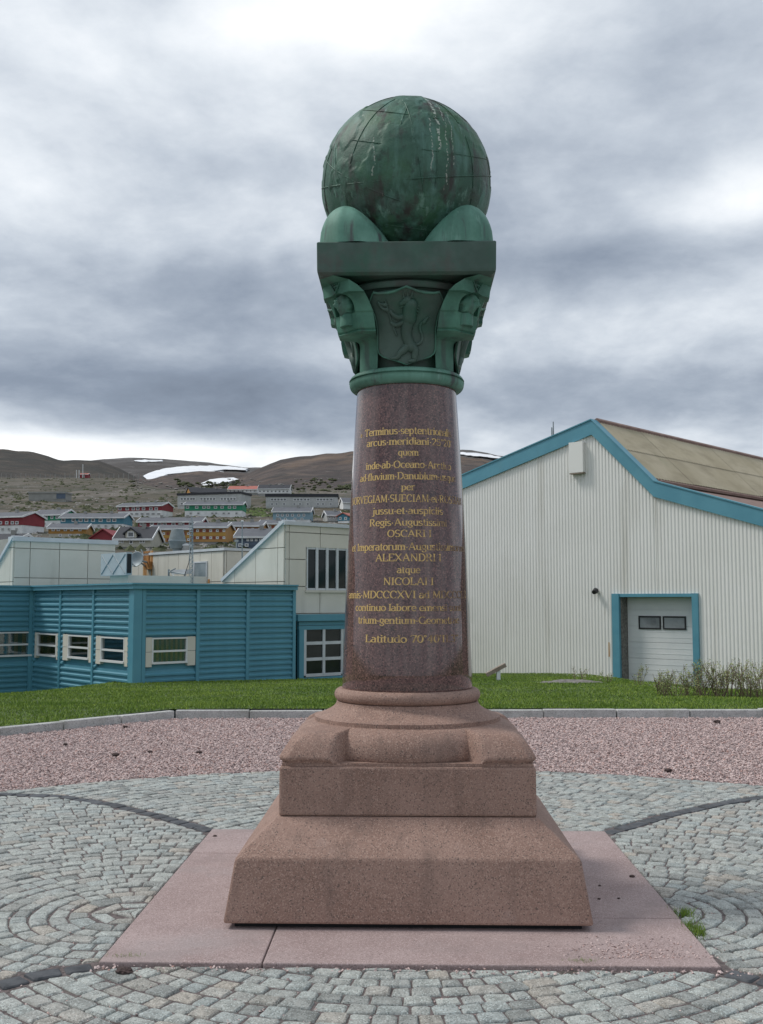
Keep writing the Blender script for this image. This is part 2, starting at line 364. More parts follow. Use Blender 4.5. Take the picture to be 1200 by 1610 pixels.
def clip_convex(poly, outline):
    if area(outline) < 0: outline = outline[::-1]
    for i in range(len(outline)):
        a, b = outline[i], outline[(i + 1) % len(outline)]
        if poly: poly = clip_half(poly, a, (-(b[1] - a[1]), b[0] - a[0]))
    return poly
class Frame:
    """upright local frame: x along a wall, y into the building"""
    def __init__(s, P, ang): s.P = Vector(P); s.a = ang; s.d = Vector((math.cos(ang), math.sin(ang), 0)); s.n = Vector((-math.sin(ang), math.cos(ang), 0))
    def hit(s, px, py, axis='y', off=0.0):
        """where the sight line of a photo pixel meets the plane y=off (or x=off): (along, z)"""
        d = raydir(px, py); o = Vector((0, 0, EYE)) - s.P
        n = s.n if axis == 'y' else s.d; t = (off - o.dot(n)) / d.dot(n); q = o + d * t
        return (q.dot(s.d) if axis == 'y' else q.dot(s.n)), q.z

# ================================================================== GROUND
PC, PR = Vector((.233, 4.85)), 5.46          # the round paved plaza
MC, MROT = Vector((.148, 6.15)), R(-1.4)     # the monument's centre and turn
def mloc(u, v): c, s_ = math.cos(MROT), math.sin(MROT); return (MC.x + u * c - v * s_, MC.y + u * s_ + v * c)
SLAB = 1.366

struct(MB().prism_z([(-9000, -9000), (9000, -9000), (9000, 30000), (-9000, 30000)], -4.0, -3.0).build('ground', MT['turf']))
# gravel bed with the kerb line as its edge
KP = [Vector((40, 15.6)), Vector((5.29, 14.875)), Vector((-2.84, 14.735)), Vector((-4.544, 12.79)), Vector((-9.0, 7.7)), Vector((-9.0, -30))]
g = [(40, -30)] + [(p.x, p.y) for p in KP]
bed = struct(MB().prism_z(g, -.12, -.012).build('gravel_bed', MT['gravel_base']))
NG = 85000
gy = rng.uniform(8.3, 14.78, NG * 2); gx = rng.uniform(-1, 1, NG * 2) * (gy * .40 + .9)
k = ((gx - PC.x) ** 2 + (gy - PC.y) ** 2 > (PR + .01) ** 2)
for a, b in ((KP[1], KP[2]), (KP[2], KP[3]), (KP[3], KP[4]), (KP[0], KP[1])):
    n = Vector((-(b - a).y, (b - a).x)).normalized(); k &= ((gx - a.x) * n.x + (gy - a.y) * n.y > .02)
gx, gy = gx[k][:NG], gy[k][:NG]; NG = len(gx)
octv = np.array([(1, 0, 0), (0, 1, 0), (-1, 0, 0), (0, -1, 0), (0, 0, 1), (0, 0, -1)], float)
octf = np.array([(0, 1, 4), (1, 2, 4), (2, 3, 4), (3, 0, 4), (1, 0, 5), (2, 1, 5), (3, 2, 5), (0, 3, 5)])
def stones(name, x, y, z, smin, smax, m, parent=None, flat=.6):
    n = len(x); s = rng.uniform(smin, smax, n); q = rng.uniform(0, 6.283, n); tl = rng.uniform(-.6, .6, (n, 2))
    v = np.repeat(octv[None], n, 0) * rng.uniform(.65, 1.2, (n, 6, 1)); v[:, :, 2] *= flat
    v[:, :, 1] *= rng.uniform(.6, 1, (n, 1))
    v[:, :, 2] += v[:, :, 0] * tl[:, :1] + v[:, :, 1] * tl[:, 1:]
    c, sn = np.cos(q)[:, None], np.sin(q)[:, None]
    X = v[:, :, 0] * c - v[:, :, 1] * sn; Y = v[:, :, 0] * sn + v[:, :, 1] * c
    V = np.stack([X * s[:, None] + x[:, None], Y * s[:, None] + y[:, None], v[:, :, 2] * s[:, None] + z[:, None]], -1).reshape(-1, 3)
    T = (octf[None] + (np.arange(n) * 6)[:, None, None]).reshape(-1, 3)
    o = bulk(name, V, T, m, rnd=np.repeat(rng.random(n), 6), parent=parent); o['kind'] = 'stuff'; return o
go = stones('gravel', gx, gy, rng.uniform(-.008, .006, NG), .008, .0185, MT['gravel'])
tag(go, 'pink crushed stone gravel between the round paving and the kerb', 'gravel')

# joint bed of the paving, then the setts
nC = 96
cir = [(PC.x + PR * math.cos(2 * math.pi * i / nC), PC.y + PR * math.sin(2 * math.pi * i / nC)) for i in range(nC)]
pav = struct(MB().prism_z(cir, -.06, -.007).build('sett_paving', MT['joint']))
crn = {q: Vector(mloc(sx * SLAB, sy * SLAB)) for q, (sx, sy) in dict(FL=(-1, -1), FR=(1, -1), BL=(-1, 1), BR=(1, 1)).items()}
def g2(px, py): p = gnd(px, py); return Vector((p.x, p.y))
CUR = {'BL': [crn['BL'], g2(240, 1280), g2(180, 1265.5), g2(100, 1252), g2(0, 1248.5), Vector((-6.2, 9.25))],
       'BR': [crn['BR'], g2(1060, 1279), g2(1130, 1264), g2(1200, 1252.5), Vector((5.2, 9.15)), Vector((7, 9.3))],
       'FL': [crn['FL'], g2(75, 1529), g2(0, 1549), Vector((-3.2, 3.35)), Vector((-5.5, 2.6)), Vector((-8, 2.5))],
       'FR': [crn['FR'], g2(1200, 1542), Vector((2.4, 3.85)), Vector((3.5, 3.2)), Vector((5.8, 2.5)), Vector((8, 2.4))]}
def nearest(cur, p):
    best = None
    for a, b in zip(cur[:-1], cur[1:]):
        d = b - a; t = max(0, min(1, (p - a).dot(d) / d.length_squared)); q = a + d * t; e = (p - q).length
        if best is None or e < best[0]: best = (e, q, Vector((-d.y, d.x)).normalized())
    e, q, n = best
    return e, q, n, (p - q).dot(n)
# curve sides each sector keeps (+1 = left of the outward direction)
SECT = {'left': (Vector((-1.30, 5.62)), (('BL', 1), ('FL', -1))), 'right': (Vector((1.36, 5.66)), (('BR', -1), ('FR', 1))),
        'front': (Vector((.12, 6.05)), (('FL', 1), ('FR', -1))), 'back': (Vector((.12, 6.8)), (('BL', -1), ('BR', 1)))}
EDGE = {'left': ((-SLAB, 0), (-1, 0)), 'right': ((SLAB, 0), (1, 0)), 'front': ((0, -SLAB), (0, -1)), 'back': ((0, SLAB), (0, 1))}
cells = []
for sname, (C0, sides) in SECT.items():
    ep = Vector(mloc(*EDGE[sname][0])); en = Vector(mloc(*EDGE[sname][1])) - MC; en.normalize()
    r = .010 if sname in ('left', 'right') else .9 if sname == 'front' else .3
    while r < 8:
        dr = random.uniform(.089, .112); n = max(3, int(2 * math.pi * r / .106)); th = random.random() * 6.28
        cuts = np.cumsum(np.random.default_rng(int(r * 977) + len(sname)).uniform(.72, 1.35, n)); cuts = th + cuts / cuts[-1] * 2 * math.pi
        for i in range(n):
            t0, t1 = (cuts[i - 1] - (2 * math.pi if i == 0 else 0)), cuts[i]; tm = (t0 + t1) / 2
            cm = C0 + Vector((math.cos(tm), math.sin(tm))) * (r + dr / 2)
            if (cm - PC).length > PR + .03 or cm.y < -.7: continue
            if (cm - ep).dot(en) < -.03: continue
            ok = True
            for q, sg in sides:
                e = nearest(CUR[q], cm)
                if e[3] * sg < -.02: ok = False
            if not ok: continue
            gp, gt = .0036, .0016
            jt = lambda: random.uniform(-.0035, .0035)
            poly = []
            for rr, tt in ((r + gp, t0 + gt / r), (r + dr - gp, t0 + gt / (r + dr)), (r + dr - gp, t1 - gt / (r + dr)), (r + gp, t1 - gt / r)):
                poly.append((C0.x + math.cos(tt) * rr + jt(), C0.y + math.sin(tt) * rr + jt()))
            if area(poly) < 0: poly.reverse()
            poly = clip_half(poly, ep + en * .012, en)
            for q, sg in sides:
                e = nearest(CUR[q], cm)
                if e[0] < .3 and poly: poly = clip_half(poly, e[1] + e[2] * sg * .066, e[2] * sg)
            if poly:
                d = (cm - PC).normalized()
                if (cm - PC).length > PR - .2: poly = clip_half(poly, PC + d * PR, -d)
            if len(poly) < 3 or area(poly) < .0022: continue
            cells.append(('sett', poly))
        r += dr
for q, cur in CUR.items():       # the dark rows that curve out from the slab corners
    L = [0]
    for a, b in zip(cur[:-1], cur[1:]): L.append(L[-1] + (b - a).length)
    s = .02
    def pt(s_):
        for i in range(len(L) - 1):
            if s_ <= L[i + 1] or i == len(L) - 2:
                t = (s_ - L[i]) / (L[i + 1] - L[i]); return cur[i].lerp(cur[i + 1], t), (cur[i + 1] - cur[i]).normalized()
    while s < L[-1] - .2:
        ln = random.uniform(.11, .19); a, d = pt(s); b, d2 = pt(s + ln - .012); n, n2 = Vector((-d.y, d.x)), Vector((-d2.y, d2.x)); wd = random.uniform(.048, .056)
        poly = [tuple(a - n * wd), tuple(b - n2 * wd), tuple(b + n2 * wd), tuple(a + n * wd)]
        if ((a + b) / 2 - PC).length < PR - .05: cells.append(('dark_sett', poly))
        s += ln
def sett_mesh(poly, tilt=.004):
    c = Vector((sum(p[0] for p in poly) / len(poly), sum(p[1] for p in poly) / len(poly)))
    loop = []
    n = len(poly)
    for i in range(n):           # cut the corners round
        a, b, d = Vector(poly[i - 1]), Vector(poly[i]), Vector(poly[(i + 1) % n])
        k = random.uniform(.06, .13)
        loop += [b.lerp(a, min(k, .010 / max(.02, (a - b).length))), b.lerp(d, min(k, .02 / max(.02, (d - b).length)))]
    h = random.uniform(-.004, .004); tx, ty = random.uniform(-tilt, tilt) * 8, random.uniform(-tilt, tilt) * 8
    rings = []
    for ins, z in ((0.0, -.05), (0.0, -.013), (.004, -.004), (.011, .001)):
        rg = []
        for p in loop:
            d = p - c; L_ = max(d.length, .01); q = c + d * max(.2, (1 - ins / L_)) if ins else p
            zz = z + (h + d.x * tx + d.y * ty + random.uniform(-.0016, .0016) if z > -.04 else 0)
            rg.append((q.x - c.x, q.y - c.y, zz))
        rings.append(rg)
    m = len(loop); vs = [p for r_ in rings for p in r_] + [(0, 0, h + .004 + random.uniform(-.002, .002))]; fs = []
    for k_ in range(3):
        for i in range(m):
            j = (i + 1) % m; a, b, c_, d_ = k_ * m + i, k_ * m + j, (k_ + 1) * m + j, (k_ + 1) * m + i
            fs += [(a, b, c_), (a, c_, d_)]
    for i in range(m): fs.append((3 * m + i, 3 * m + (i + 1) % m, 4 * m))
    return c, np.array(vs), np.array(fs)
scored = []
for kd, poly in cells:
    pr = [project((p[0], p[1], 0)) for p in poly]; vis = 0
    if min(p[2] for p in pr) > .3:
        cxp, cyp = sum(p[0] for p in pr) / len(pr), sum(p[1] for p in pr) / len(pr)
        if -15 < cxp < 1215 and cyp < 1622: vis = abs(area([(p[0], p[1]) for p in pr]))
    scored.append((vis, kd, poly))
for kd in ('sett', 'dark_sett'):
    L = sorted([q for q in scored if q[1] == kd], key=lambda q: -q[0])
    one = [q for q in L[:300] if q[0] > 25]; rest = L[len(one):]
    for _, _, poly in one:
        c, v, f = sett_mesh(poly)
        me = bpy.data.meshes.new(kd); me.from_pydata(v.tolist(), [], f.tolist()); me.materials.append(MT[kd])
        obj(kd, me, pav, (c.x, c.y, 0))
    V, T, RN = [], [], []; o_ = 0
    for _, _, poly in rest:
        c, v, f = sett_mesh(poly); v = v + np.array([c.x, c.y, 0]); V.append(v); T.append(f + o_); o_ += len(v); RN.append(np.full(len(v), random.random()))
    if V:
        o = bulk('setts' if kd == 'sett' else 'dark_setts', np.concatenate(V), np.concatenate(T), MT[kd], np.concatenate(RN), parent=pav); o['kind'] = 'stuff'
# grit lying in the joints in front, and a spill of it on the slab's near right corner
gn = 2600
jx = rng.uniform(-2.6, 2.9, gn); jy = 3.7 + rng.random(gn) ** 1.6 * 2.4
inside = (np.abs(jx - MC.x) < SLAB - .0) & (jy > 6.15 - SLAB - .03)
o = stones('joint_grit', jx[~inside], jy[~inside], rng.uniform(-.011, -.001, (~inside).sum()), .003, .009, MT['gravel'])
tag(o, 'pink grit scattered in the joints between the grey setts', 'grit')
n = 420
sx = MC.x + SLAB - .36 + rng.normal(0, .16, n); sy = 6.15 - SLAB + .13 + np.abs(rng.normal(0, .13, n)) - .06
kk = (sx < MC.x + SLAB + .5); sx, sy = sx[kk], sy[kk]
onsl = (sx < MC.x + SLAB - .03) & (sy > 6.15 - SLAB - .02)
o = stones('spilled_grit', sx, sy, np.where(onsl, .018, .003), .003, .0085, MT['gravel'])
tag(o, 'pink grit spilled over the near right corner of the slab', 'grit')
n = 260
sx = rng.uniform(MC.x - SLAB - .05, MC.x + SLAB + .15, n); sy = 6.15 - SLAB - .035 + rng.normal(0, .022, n) - (sx - MC.x) * .024
o = stones('edge_grit', sx, sy, np.full(n, .002), .004, .011, MT['gravel'])
tag(o, 'pink grit lying along the front edge of the slab', 'grit')

# pinwheel of pink slabs under the monument
plat = struct(MB().prism_z([mloc(a * (SLAB - .02), b * (SLAB - .02)) for a, b in ((-1, -1), (1, -1), (1, 1), (-1, 1))], -.05, .006).build('slab_platform', MT['joint']))
H_ = SLAB; G = .0028
for u0, u1, v0, v1 in ((-.64, H_, -H_, -.66), (.8, H_, -.66, H_), (-H_, -.64, -H_, .66), (-H_, -.3, .66, H_), (-.3, .8, .66, H_), (-.64, .8, -.66, .66)):
    p = [(u0 + G, v0 + G), (u1 - G, v0 + G), (u1 - G, v1 - G), (u0 + G, v1 - G)]
    me = MB().prism_z(p, -.04, .016).mesh('slab', MT['slab']); bevel(me, .006, 2)
    o = obj('slab', me, plat, (MC.x, MC.y, 0), MROT)

# kerb stones
kerb = struct(MB().box(0, .01, 0, .01, -.4, -.39).build('kerb', MT['kerb'])); bpy.data.objects.remove(kerb)
kerb = MB()
def offs(d):
    """kerb line moved outwards by d (towards the lawn)"""
    out = []
    for i, p in enumerate(KP[:5]):
        ns = []
        for a, b in ([(KP[i - 1], p)] if i else []) + ([(p, KP[i + 1])] if i < 5 else []):
            e = (b - a).normalized(); ns.append(Vector((e.y, -e.x)))
        m_ = sum(ns, Vector((0, 0))).normalized(); out.append(p + m_ * d / max(.3, m_.dot(ns[0])))
    return out
a0, a1 = offs(.02), offs(.10)
for i in range(4): kerb.prism_z([tuple(a0[i]), tuple(a1[i]), tuple(a1[i + 1]), tuple(a0[i + 1])], -.3, -.02)
kerb = struct(kerb.build('kerb', MT['joint']))
for i in range(4):
    a, b = KP[i], KP[i + 1]; Lk = (b - a).length; nk = max(1, round(Lk / 1.02)); d = (b - a).normalized(); ang = math.atan2(d.y, d.x)
    for j in range(nk):
        s0, s1 = Lk * j / nk + .006, Lk * (j + 1) / nk - .006
        me = MB().box(s0, s1, -.125, 0, -.12, .098 + random.uniform(-.006, .006)).mesh('kerb_stone', MT['kerb']); bevel(me, .008, 1)
        obj('kerb_stone', me, kerb, (a.x + random.uniform(-.004, .004), a.y + random.uniform(-.004, .004), 0), ang + random.uniform(-.003, .003))

# lawn
def lawn_z(x, y):
    x, y = np.asarray(x, float), np.asarray(y, float)
    z = np.minimum(.095, .78 - .046 * y) + fbm(x * .35, y * .35, 3) * .07
    bank = np.clip((-6.75 - x) / 3.0, 0, 1) * np.clip((y - 19.5) / 2.5, 0, 1)
    z = z - 1.7 * bank * bank * (3 - 2 * bank)
    b2 = np.clip((x - 6.9) / 1.6, 0, 1) * np.clip((y - 22.3) / 2.5, 0, 1); return z - 1.5 * b2 * b2 * (3 - 2 * b2)
st = []
for i in range(4):
    a, b = KP[i], KP[i + 1]
    for t in np.linspace(0, 1, 40)[: 39 if i < 3 else 40]: st.append((i, t))
inn, far = offs(.115), offs(26)
far[0].x = 60; far[0].y = far[1].y = far[2].y = 44; far[4] = Vector((-34, 18)); far[3] = Vector((-22, 34))
dd = np.concatenate([np.linspace(0, .35, 40) ** 1.0, np.linspace(.36, 1, 30)])
P = np.zeros((len(st), len(dd), 3))
for q, (i, t) in enumerate(st):
    A_, B_ = inn[i].lerp(inn[i + 1], t), far[i].lerp(far[i + 1], t)
    P[q, :, 0] = A_.x + (B_.x - A_.x) * dd; P[q, :, 1] = A_.y + (B_.y - A_.y) * dd
P[:, :, 2] = lawn_z(P[:, :, 0], P[:, :, 1])
lawn = struct(grid_mesh('lawn', P[::-1], MT['turf']))
nb = 240000
ly = 12.6 + rng.random(nb) ** 1.45 * 25; lx = rng.uniform(-1, 1, nb) * (ly * .40 + 1)
k = np.zeros(nb, bool)
for a, b in ((KP[1], KP[2]), (KP[2], KP[3]), (KP[3], KP[4]), (KP[0], KP[1])):
    nn = Vector((-(b - a).y, (b - a).x)).normalized(); k |= ((lx - a.x) * nn.x + (ly - a.y) * nn.y < -.13)
lx, ly = lx[k], ly[k]; nb = len(lx); lz = lawn_z(lx, ly)
tuft = .75 + .9 * fbm(lx * 2.2, ly * 2.2, 3) + .3 * rng.random(nb)
hh = (.022 + .022 * rng.random(nb)) * tuft; q = rng.uniform(0, 6.283, nb); wd = .0045 + .00022 * ly; ln = rng.normal(0, .016, (nb, 2))
V = np.stack([np.stack([lx - np.cos(q) * wd, ly - np.sin(q) * wd, lz - .004], -1), np.stack([lx + np.cos(q) * wd, ly + np.sin(q) * wd, lz - .004], -1),
              np.stack([lx + ln[:, 0], ly + ln[:, 1], lz + hh], -1)], 1).reshape(-1, 3)
o = bulk('grass', V, np.arange(nb * 3).reshape(-1, 3), MT['grass'], np.repeat(rng.random(nb), 3)); o['kind'] = 'stuff'
tag(o, 'short green grass of the lawn behind the kerb', 'grass')

# ================================================================== MONUMENT
mon = thing('monument', 'tall granite column carrying a green bronze globe, Latin inscription in gold', 'monument', (MC.x, MC.y, .03), MROT)
Z0 = .03
def sq(h, z): return [(-h, -h, z), (h, -h, z), (h, h, z), (-h, h, z)]
me = MB().loft([sq(.895, .012), sq(.848, .310), sq(.665, .476)]).mesh('base_block', MT['pink_granite']); bevel(me, .012, 2, 5); smooth_angle(me, 20); obj('base_block', me, mon)
MB().loft([sq(.845, -.0135), sq(.845, .012)]).build('bedding_joint', MT['dark'], mon)
me = MB().loft([sq(.657, .478), sq(.655, .726)]).mesh('plinth_block', MT['pink_granite']); bevel(me, .012, 2); obj('plinth_block', me, mon)
me = MB().loft([sq(.643, .727), sq(.643, .742)]).mesh('plinth_fillet', MT['pink_granite']); obj('plinth_fillet', me, mon)
# attic base: lower torus, scotia, upper torus
prof = [(.60, .742), (.638, .7425), (.643, .752)]
for i in range(14):
    t = 0 + 78 * i / 13; prof.append((.530 + .113 * math.cos(R(t)), .775 + .122 * math.sin(R(t))))
prof += [(.5295, .900), (.529, .922)]
for i in range(1, 11):
    t = i / 10; prof.append((.405 + .118 * (1 - t) ** 2.0, .925 + .078 * t))
prof += [(.398, 1.006)]
for i in range(11):
    t = -80 + 165 * i / 10; prof.append((.384 + .034 * math.cos(R(t)), 1.041 + .036 * math.sin(R(t))))
prof += [(.37, 1.077)]
me = MB().lathe(prof, 96).mesh('column_base', MT['pink_granite']); smooth_angle(me, 35); obj('column_base', me, mon)
# leaf claws on the corners of the base
def claw():
    ns, nr = 81, 34; P = np.zeros((ns, nr, 3)); Hs = .655
    for i in range(ns):
        s = -1 + 2 * i / (ns - 1); a0_ = R(45)
        for j in range(nr):
            t = j / (nr - 1)
            A_ = R(float(np.interp(t, [0, .35, .7, 1], [13.5, 15.3, 15.5, 14.6]))); ph = a0_ + s * A_
            Rm = Hs / max(math.cos(ph), math.sin(ph)); Rm = min(Rm, .895)
            r0 = .522
            r = r0 + (Rm - r0) * min(1, t / .82)
            tt = min(1, t / .82)
            z = .8985 - .028 * tt ** 1.6 - .088 * (max(0, tt - .60) / .40) ** 2
            if t > .82:
                q = (t - .82) / .18; z = z + (.742 - z) * q
                if q < .75: r = Rm + .007 * math.sin(q / .75 * math.pi)
                else: r = Rm - .010
            e = max(0, (abs(s) - .80) / .20); z = z - (z - .742) * (1 - math.sqrt(max(0, 1 - e * e)))
            P[i, j] = (r * math.cos(ph), r * math.sin(ph), z)
    return P
P = claw(); cm = grid_mesh('corner_claw', P[::-1], MT['pink_granite']); cm.parent = mon
for k in range(1, 4):
    o = cm.copy(); COL.objects.link(o); o.parent = mon; o.rotation_euler = (0, 0, k * math.pi / 2)
# shaft with slight entasis
SH0, SH1, RB, RT = 1.077, 2.80, .3755, .290
def shaft_r(z): t = (z - SH0) / (SH1 - SH0); return RB + (RT - RB) * t + .006 * math.sin(math.pi * t)
prof = [(.36, SH0 - .002), (.374, SH0)] + [(shaft_r(SH0 + (SH1 - SH0) * i / 20), SH0 + .004 + (SH1 - SH0) * i / 20) for i in range(21)]
shaft = obj('shaft', smooth_angle(MB().lathe(prof, 128).mesh('shaft', MT['shaft']), 40), mon)

# ---- lettering: a small roman alphabet of stems, hairlines and bowls (x-height 5, capitals 7.4)
def arc(cx_, cy_, rx, ry, a0_, a1_, n=12):
    return [(cx_ + rx * math.cos(R(a0_ + (a1_ - a0_) * i / n)), cy_ + ry * math.sin(R(a0_ + (a1_ - a0_) * i / n))) for i in range(n + 1)]
def st_(x, y0, y1): return [('s', [(x, y0), (x, y1)])]
def ln_(*p): return [('l', list(p))]
def ar_(*a): return [('l', arc(*a))]
X5, CP = 5.0, 7.4
GL = {
 'a': (4.6, st_(3.6, 0, 3.6) + ar_(2.1, 3.6, 1.5, 1.4, 0, 150) + ar_(1.9, 1.45, 1.5, 1.45, 60, 330)),
 'b': (5.0, st_(1, 0, CP) + ar_(2.4, 2.5, 1.7, 2.5, -140, 140)), 'c': (4.4, ar_(2.5, 2.5, 1.9, 2.5, 45, 315)),
 'd': (5.0, st_(4, 0, CP) + ar_(2.5, 2.5, 1.8, 2.5, 40, 320)), 'e': (4.5, ar_(2.4, 2.5, 1.9, 2.5, 0, 320) + ln_((.6, 2.6), (4.2, 2.6))),
 'f': (3.4, st_(1.4, 0, 6) + ar_(2.6, 6, 1.2, 1.4, 180, 40) + ln_((.3, 4.9), (2.8, 4.9))),
 'g': (4.8, ar_(2.3, 3.1, 1.6, 1.9, 0, 360) + ar_(2.4, -.8, 1.8, 1.3, -180, 120) + ln_((3.4, 4.6), (4.6, 5))),
 'h': (5.2, st_(1, 0, CP) + st_(4.2, 0, 3.3) + ar_(2.6, 3.3, 1.6, 1.7, 0, 180)), 'i': (2.2, st_(1.1, 0, X5) + [('d', (1.1, 6.8))]),
 'j': (2.4, [('s1', [(1.3, -.6), (1.3, X5)])] + ar_(.3, -.6, 1.0, 1.3, 0, -130) + [('d', (1.3, 6.8))]), 'l': (2.2, st_(1.1, 0, CP)),
 'm': (7.6, st_(1, 0, X5) + st_(3.8, 0, 3.4) + st_(6.6, 0, 3.4) + ar_(2.4, 3.4, 1.4, 1.6, 0, 180) + ar_(5.2, 3.4, 1.4, 1.6, 0, 180)),
 'n': (5.2, st_(1, 0, X5) + st_(4.2, 0, 3.3) + ar_(2.6, 3.3, 1.6, 1.7, 0, 180)), 'o': (4.9, ar_(2.45, 2.5, 1.95, 2.5, 0, 360, 18)),
 'p': (5.0, st_(1, -2.2, X5) + ar_(2.4, 2.5, 1.8, 2.5, -140, 140)), 'q': (5.0, st_(4, -2.2, X5) + ar_(2.5, 2.5, 1.8, 2.5, 40, 320)),
 'r': (3.6, st_(1, 0, X5) + ar_(2.6, 3.3, 1.6, 1.7, 180, 50)), 's': (3.9, ar_(1.95, 3.7, 1.3, 1.3, 30, 270) + ar_(1.95, 1.2, 1.4, 1.2, 90, -150)),
 't': (3.2, [('s1', [(1.4, .8), (1.4, 6.6)])] + ar_(2.3, .9, .9, .9, 180, 310) + ln_((.3, 4.9), (2.8, 4.9))),
 'u': (5.2, [('s', [(4.2, 0), (4.2, X5)])] + [('s1', [(1, 1.7), (1, X5)])] + ar_(2.6, 1.7, 1.6, 1.7, 180, 360)), 'v': (4.8, ln_((.5, 5), (2.4, 0)) + [('h', [(2.4, 0), (4.3, 5)])]),
 'T': (6.6, st_(3.3, 0, CP) + ln_((.5, 7.2), (6.1, 7.2)) + ln_((.5, 7.2), (.5, 5.8)) + ln_((6.1, 7.2), (6.1, 5.8))),
 'O': (7.0, ar_(3.5, 3.7, 2.9, 3.7, 0, 360, 20)), 'A': (7.0, [('h', [(.8, 0), (3.4, CP)])] + ln_((3.4, CP), (6.2, 0)) + [('h', [(1.9, 2.6), (5.2, 2.6)])] + ln_((.2, .1), (1.8, .1)) + ln_((5.2, .1), (6.9, .1))),
 'D': (6.8, st_(1.3, 0, CP) + ln_((1.3, .1), (3, .1)) + ln_((1.3, 7.3), (3, 7.3)) + ar_(2.9, 3.7, 3.2, 3.65, -90, 90)),
 'N': (7.2, [('h', [(1.3, 0), (1.3, CP)]), ('l', [(1.1, CP), (5.9, 0)]), ('h', [(5.9, 0), (5.9, CP)])] + ln_((.5, .1), (2.1, .1)) + ln_((5.0, 7.3), (6.8, 7.3))),
 'R': (6.8, st_(1.3, 0, CP) + ln_((1.3, 7.3), (3, 7.3)) + ar_(2.9, 5.5, 2.1, 1.8, 90, -90) + ln_((1.3, 3.7), (3, 3.7)) + ln_((3.1, 3.7), (5.4, .2), (6.5, .2))),
 'V': (6.8, ln_((.6, CP), (3.4, 0)) + [('h', [(3.4, 0), (6.1, CP)])] + ln_((-.1, 7.3), (1.6, 7.3)) + ln_((5.3, 7.3), (6.8, 7.3))),
 'E': (6.0, st_(1.3, 0, CP) + ln_((1.3, 7.3), (5.3, 7.3), (5.3, 6)) + ln_((1.3, .1), (5.5, .1), (5.5, 1.5)) + ln_((1.3, 3.8), (4, 3.8))),
 'G': (7.0, ar_(3.6, 3.7, 3.0, 3.7, 45, 330) + st_(6, 0, 3)), 'I': (3.2, st_(1.6, 0, CP)), 'C': (6.4, ar_(3.5, 3.7, 2.9, 3.7, 45, 315) + ln_((5.6, 6.9), (5.6, 5.4))),
 'M': (8.4, [('h', [(1.2, 0), (1.4, CP)]), ('l', [(1.4, CP), (4.1, .6)]), ('h', [(4.1, .6), (6.9, CP)])] + st_(7, 0, CP) + ln_((.5, .1), (2, .1))),
 'S': (5.4, ar_(2.7, 5.5, 1.9, 1.9, 30, 270) + ar_(2.7, 1.8, 2.0, 1.8, 90, -150)), 'U': (6.8, st_(1.3, 2.4, CP) + ar_(3.5, 2.4, 2.2, 2.4, 180, 360) + [('h', [(5.7, 2.4), (5.7, CP)])] + ln_((4.9, 7.3), (6.5, 7.3))),
 'L': (5.6, st_(1.3, 0, CP) + ln_((1.3, .1), (5.1, .1), (5.1, 1.6))), 'X': (6.8, ln_((.8, CP), (5.9, 0)) + [('h', [(.9, 0), (5.8, CP)])] + ln_((.1, .1), (1.8, .1)) + ln_((4.9, .1), (6.7, .1)) + ln_((.1, 7.3), (1.7, 7.3)) + ln_((5, 7.3), (6.6, 7.3))),
 '0': (5, ar_(2.5, 3.7, 1.9, 3.7, 0, 360, 18)), '1': (3.4, st_(1.8, 0, 7.2) + [('h', [(1.8, 7.2), (.6, 6.2)])]),
 '2': (5, ar_(2.4, 5.4, 1.8, 2.0, 170, -30) + [('h', [(3.9, 4.4), (.7, .4)])] + ln_((.6, .3), (4.4, .3), (4.4, 1.2))),
 '3': (5, ar_(2.3, 5.6, 1.6, 1.8, 150, -80) + ar_(2.3, 1.9, 1.9, 1.9, 80, -150)), '4': (5.2, st_(3.6, 0, 7.3) + [('h', [(3.4, 7.3), (.5, 2.3)])] + ln_((.5, 2.2), (4.9, 2.2))),
 '5': (5, ln_((1, 7.2), (4.1, 7.2)) + [('h', [(1, 7.2), (.9, 4.1)])] + ar_(2.3, 2.3, 1.9, 2.3, 130, -150)), '7': (4.8, ln_((.6, 5.9), (.6, 7.2), (4.4, 7.2)) + ln_((4.4, 7.2), (1.9, 0))),
 '.': (2.2, [('d', (1.1, .4))]), '\u00b7': (2.6, [('d', (1.3, 2.7))]), '\u00b0': (2.6, [('h', arc(1.3, 6.4, .8, .8, 0, 360))]), "'": (1.8, [('s1', [(.9, 5.6), (.9, 7.4)])]), ' ': (2.6, []), 'o_': (0, []), '-': (14, ln_((.5, 2.5), (13.5, 2.5))),
}
def ribbon(pts, wfun):
    """quads of a broad-nib stroke"""
    L_, R_ = [], []
    for i, p in enumerate(pts):
        a, b = pts[max(0, i - 1)], pts[min(len(pts) - 1, i + 1)]
        dx, dy = b[0] - a[0], b[1] - a[1]; l = math.hypot(dx, dy) or 1; dx /= l; dy /= l
        w_ = wfun(dx, dy); L_.append((p[0] - dy * w_, p[1] + dx * w_)); R_.append((p[0] + dy * w_, p[1] - dx * w_))
    return [(L_[i], L_[i + 1], R_[i + 1], R_[i]) for i in range(len(pts) - 1)]
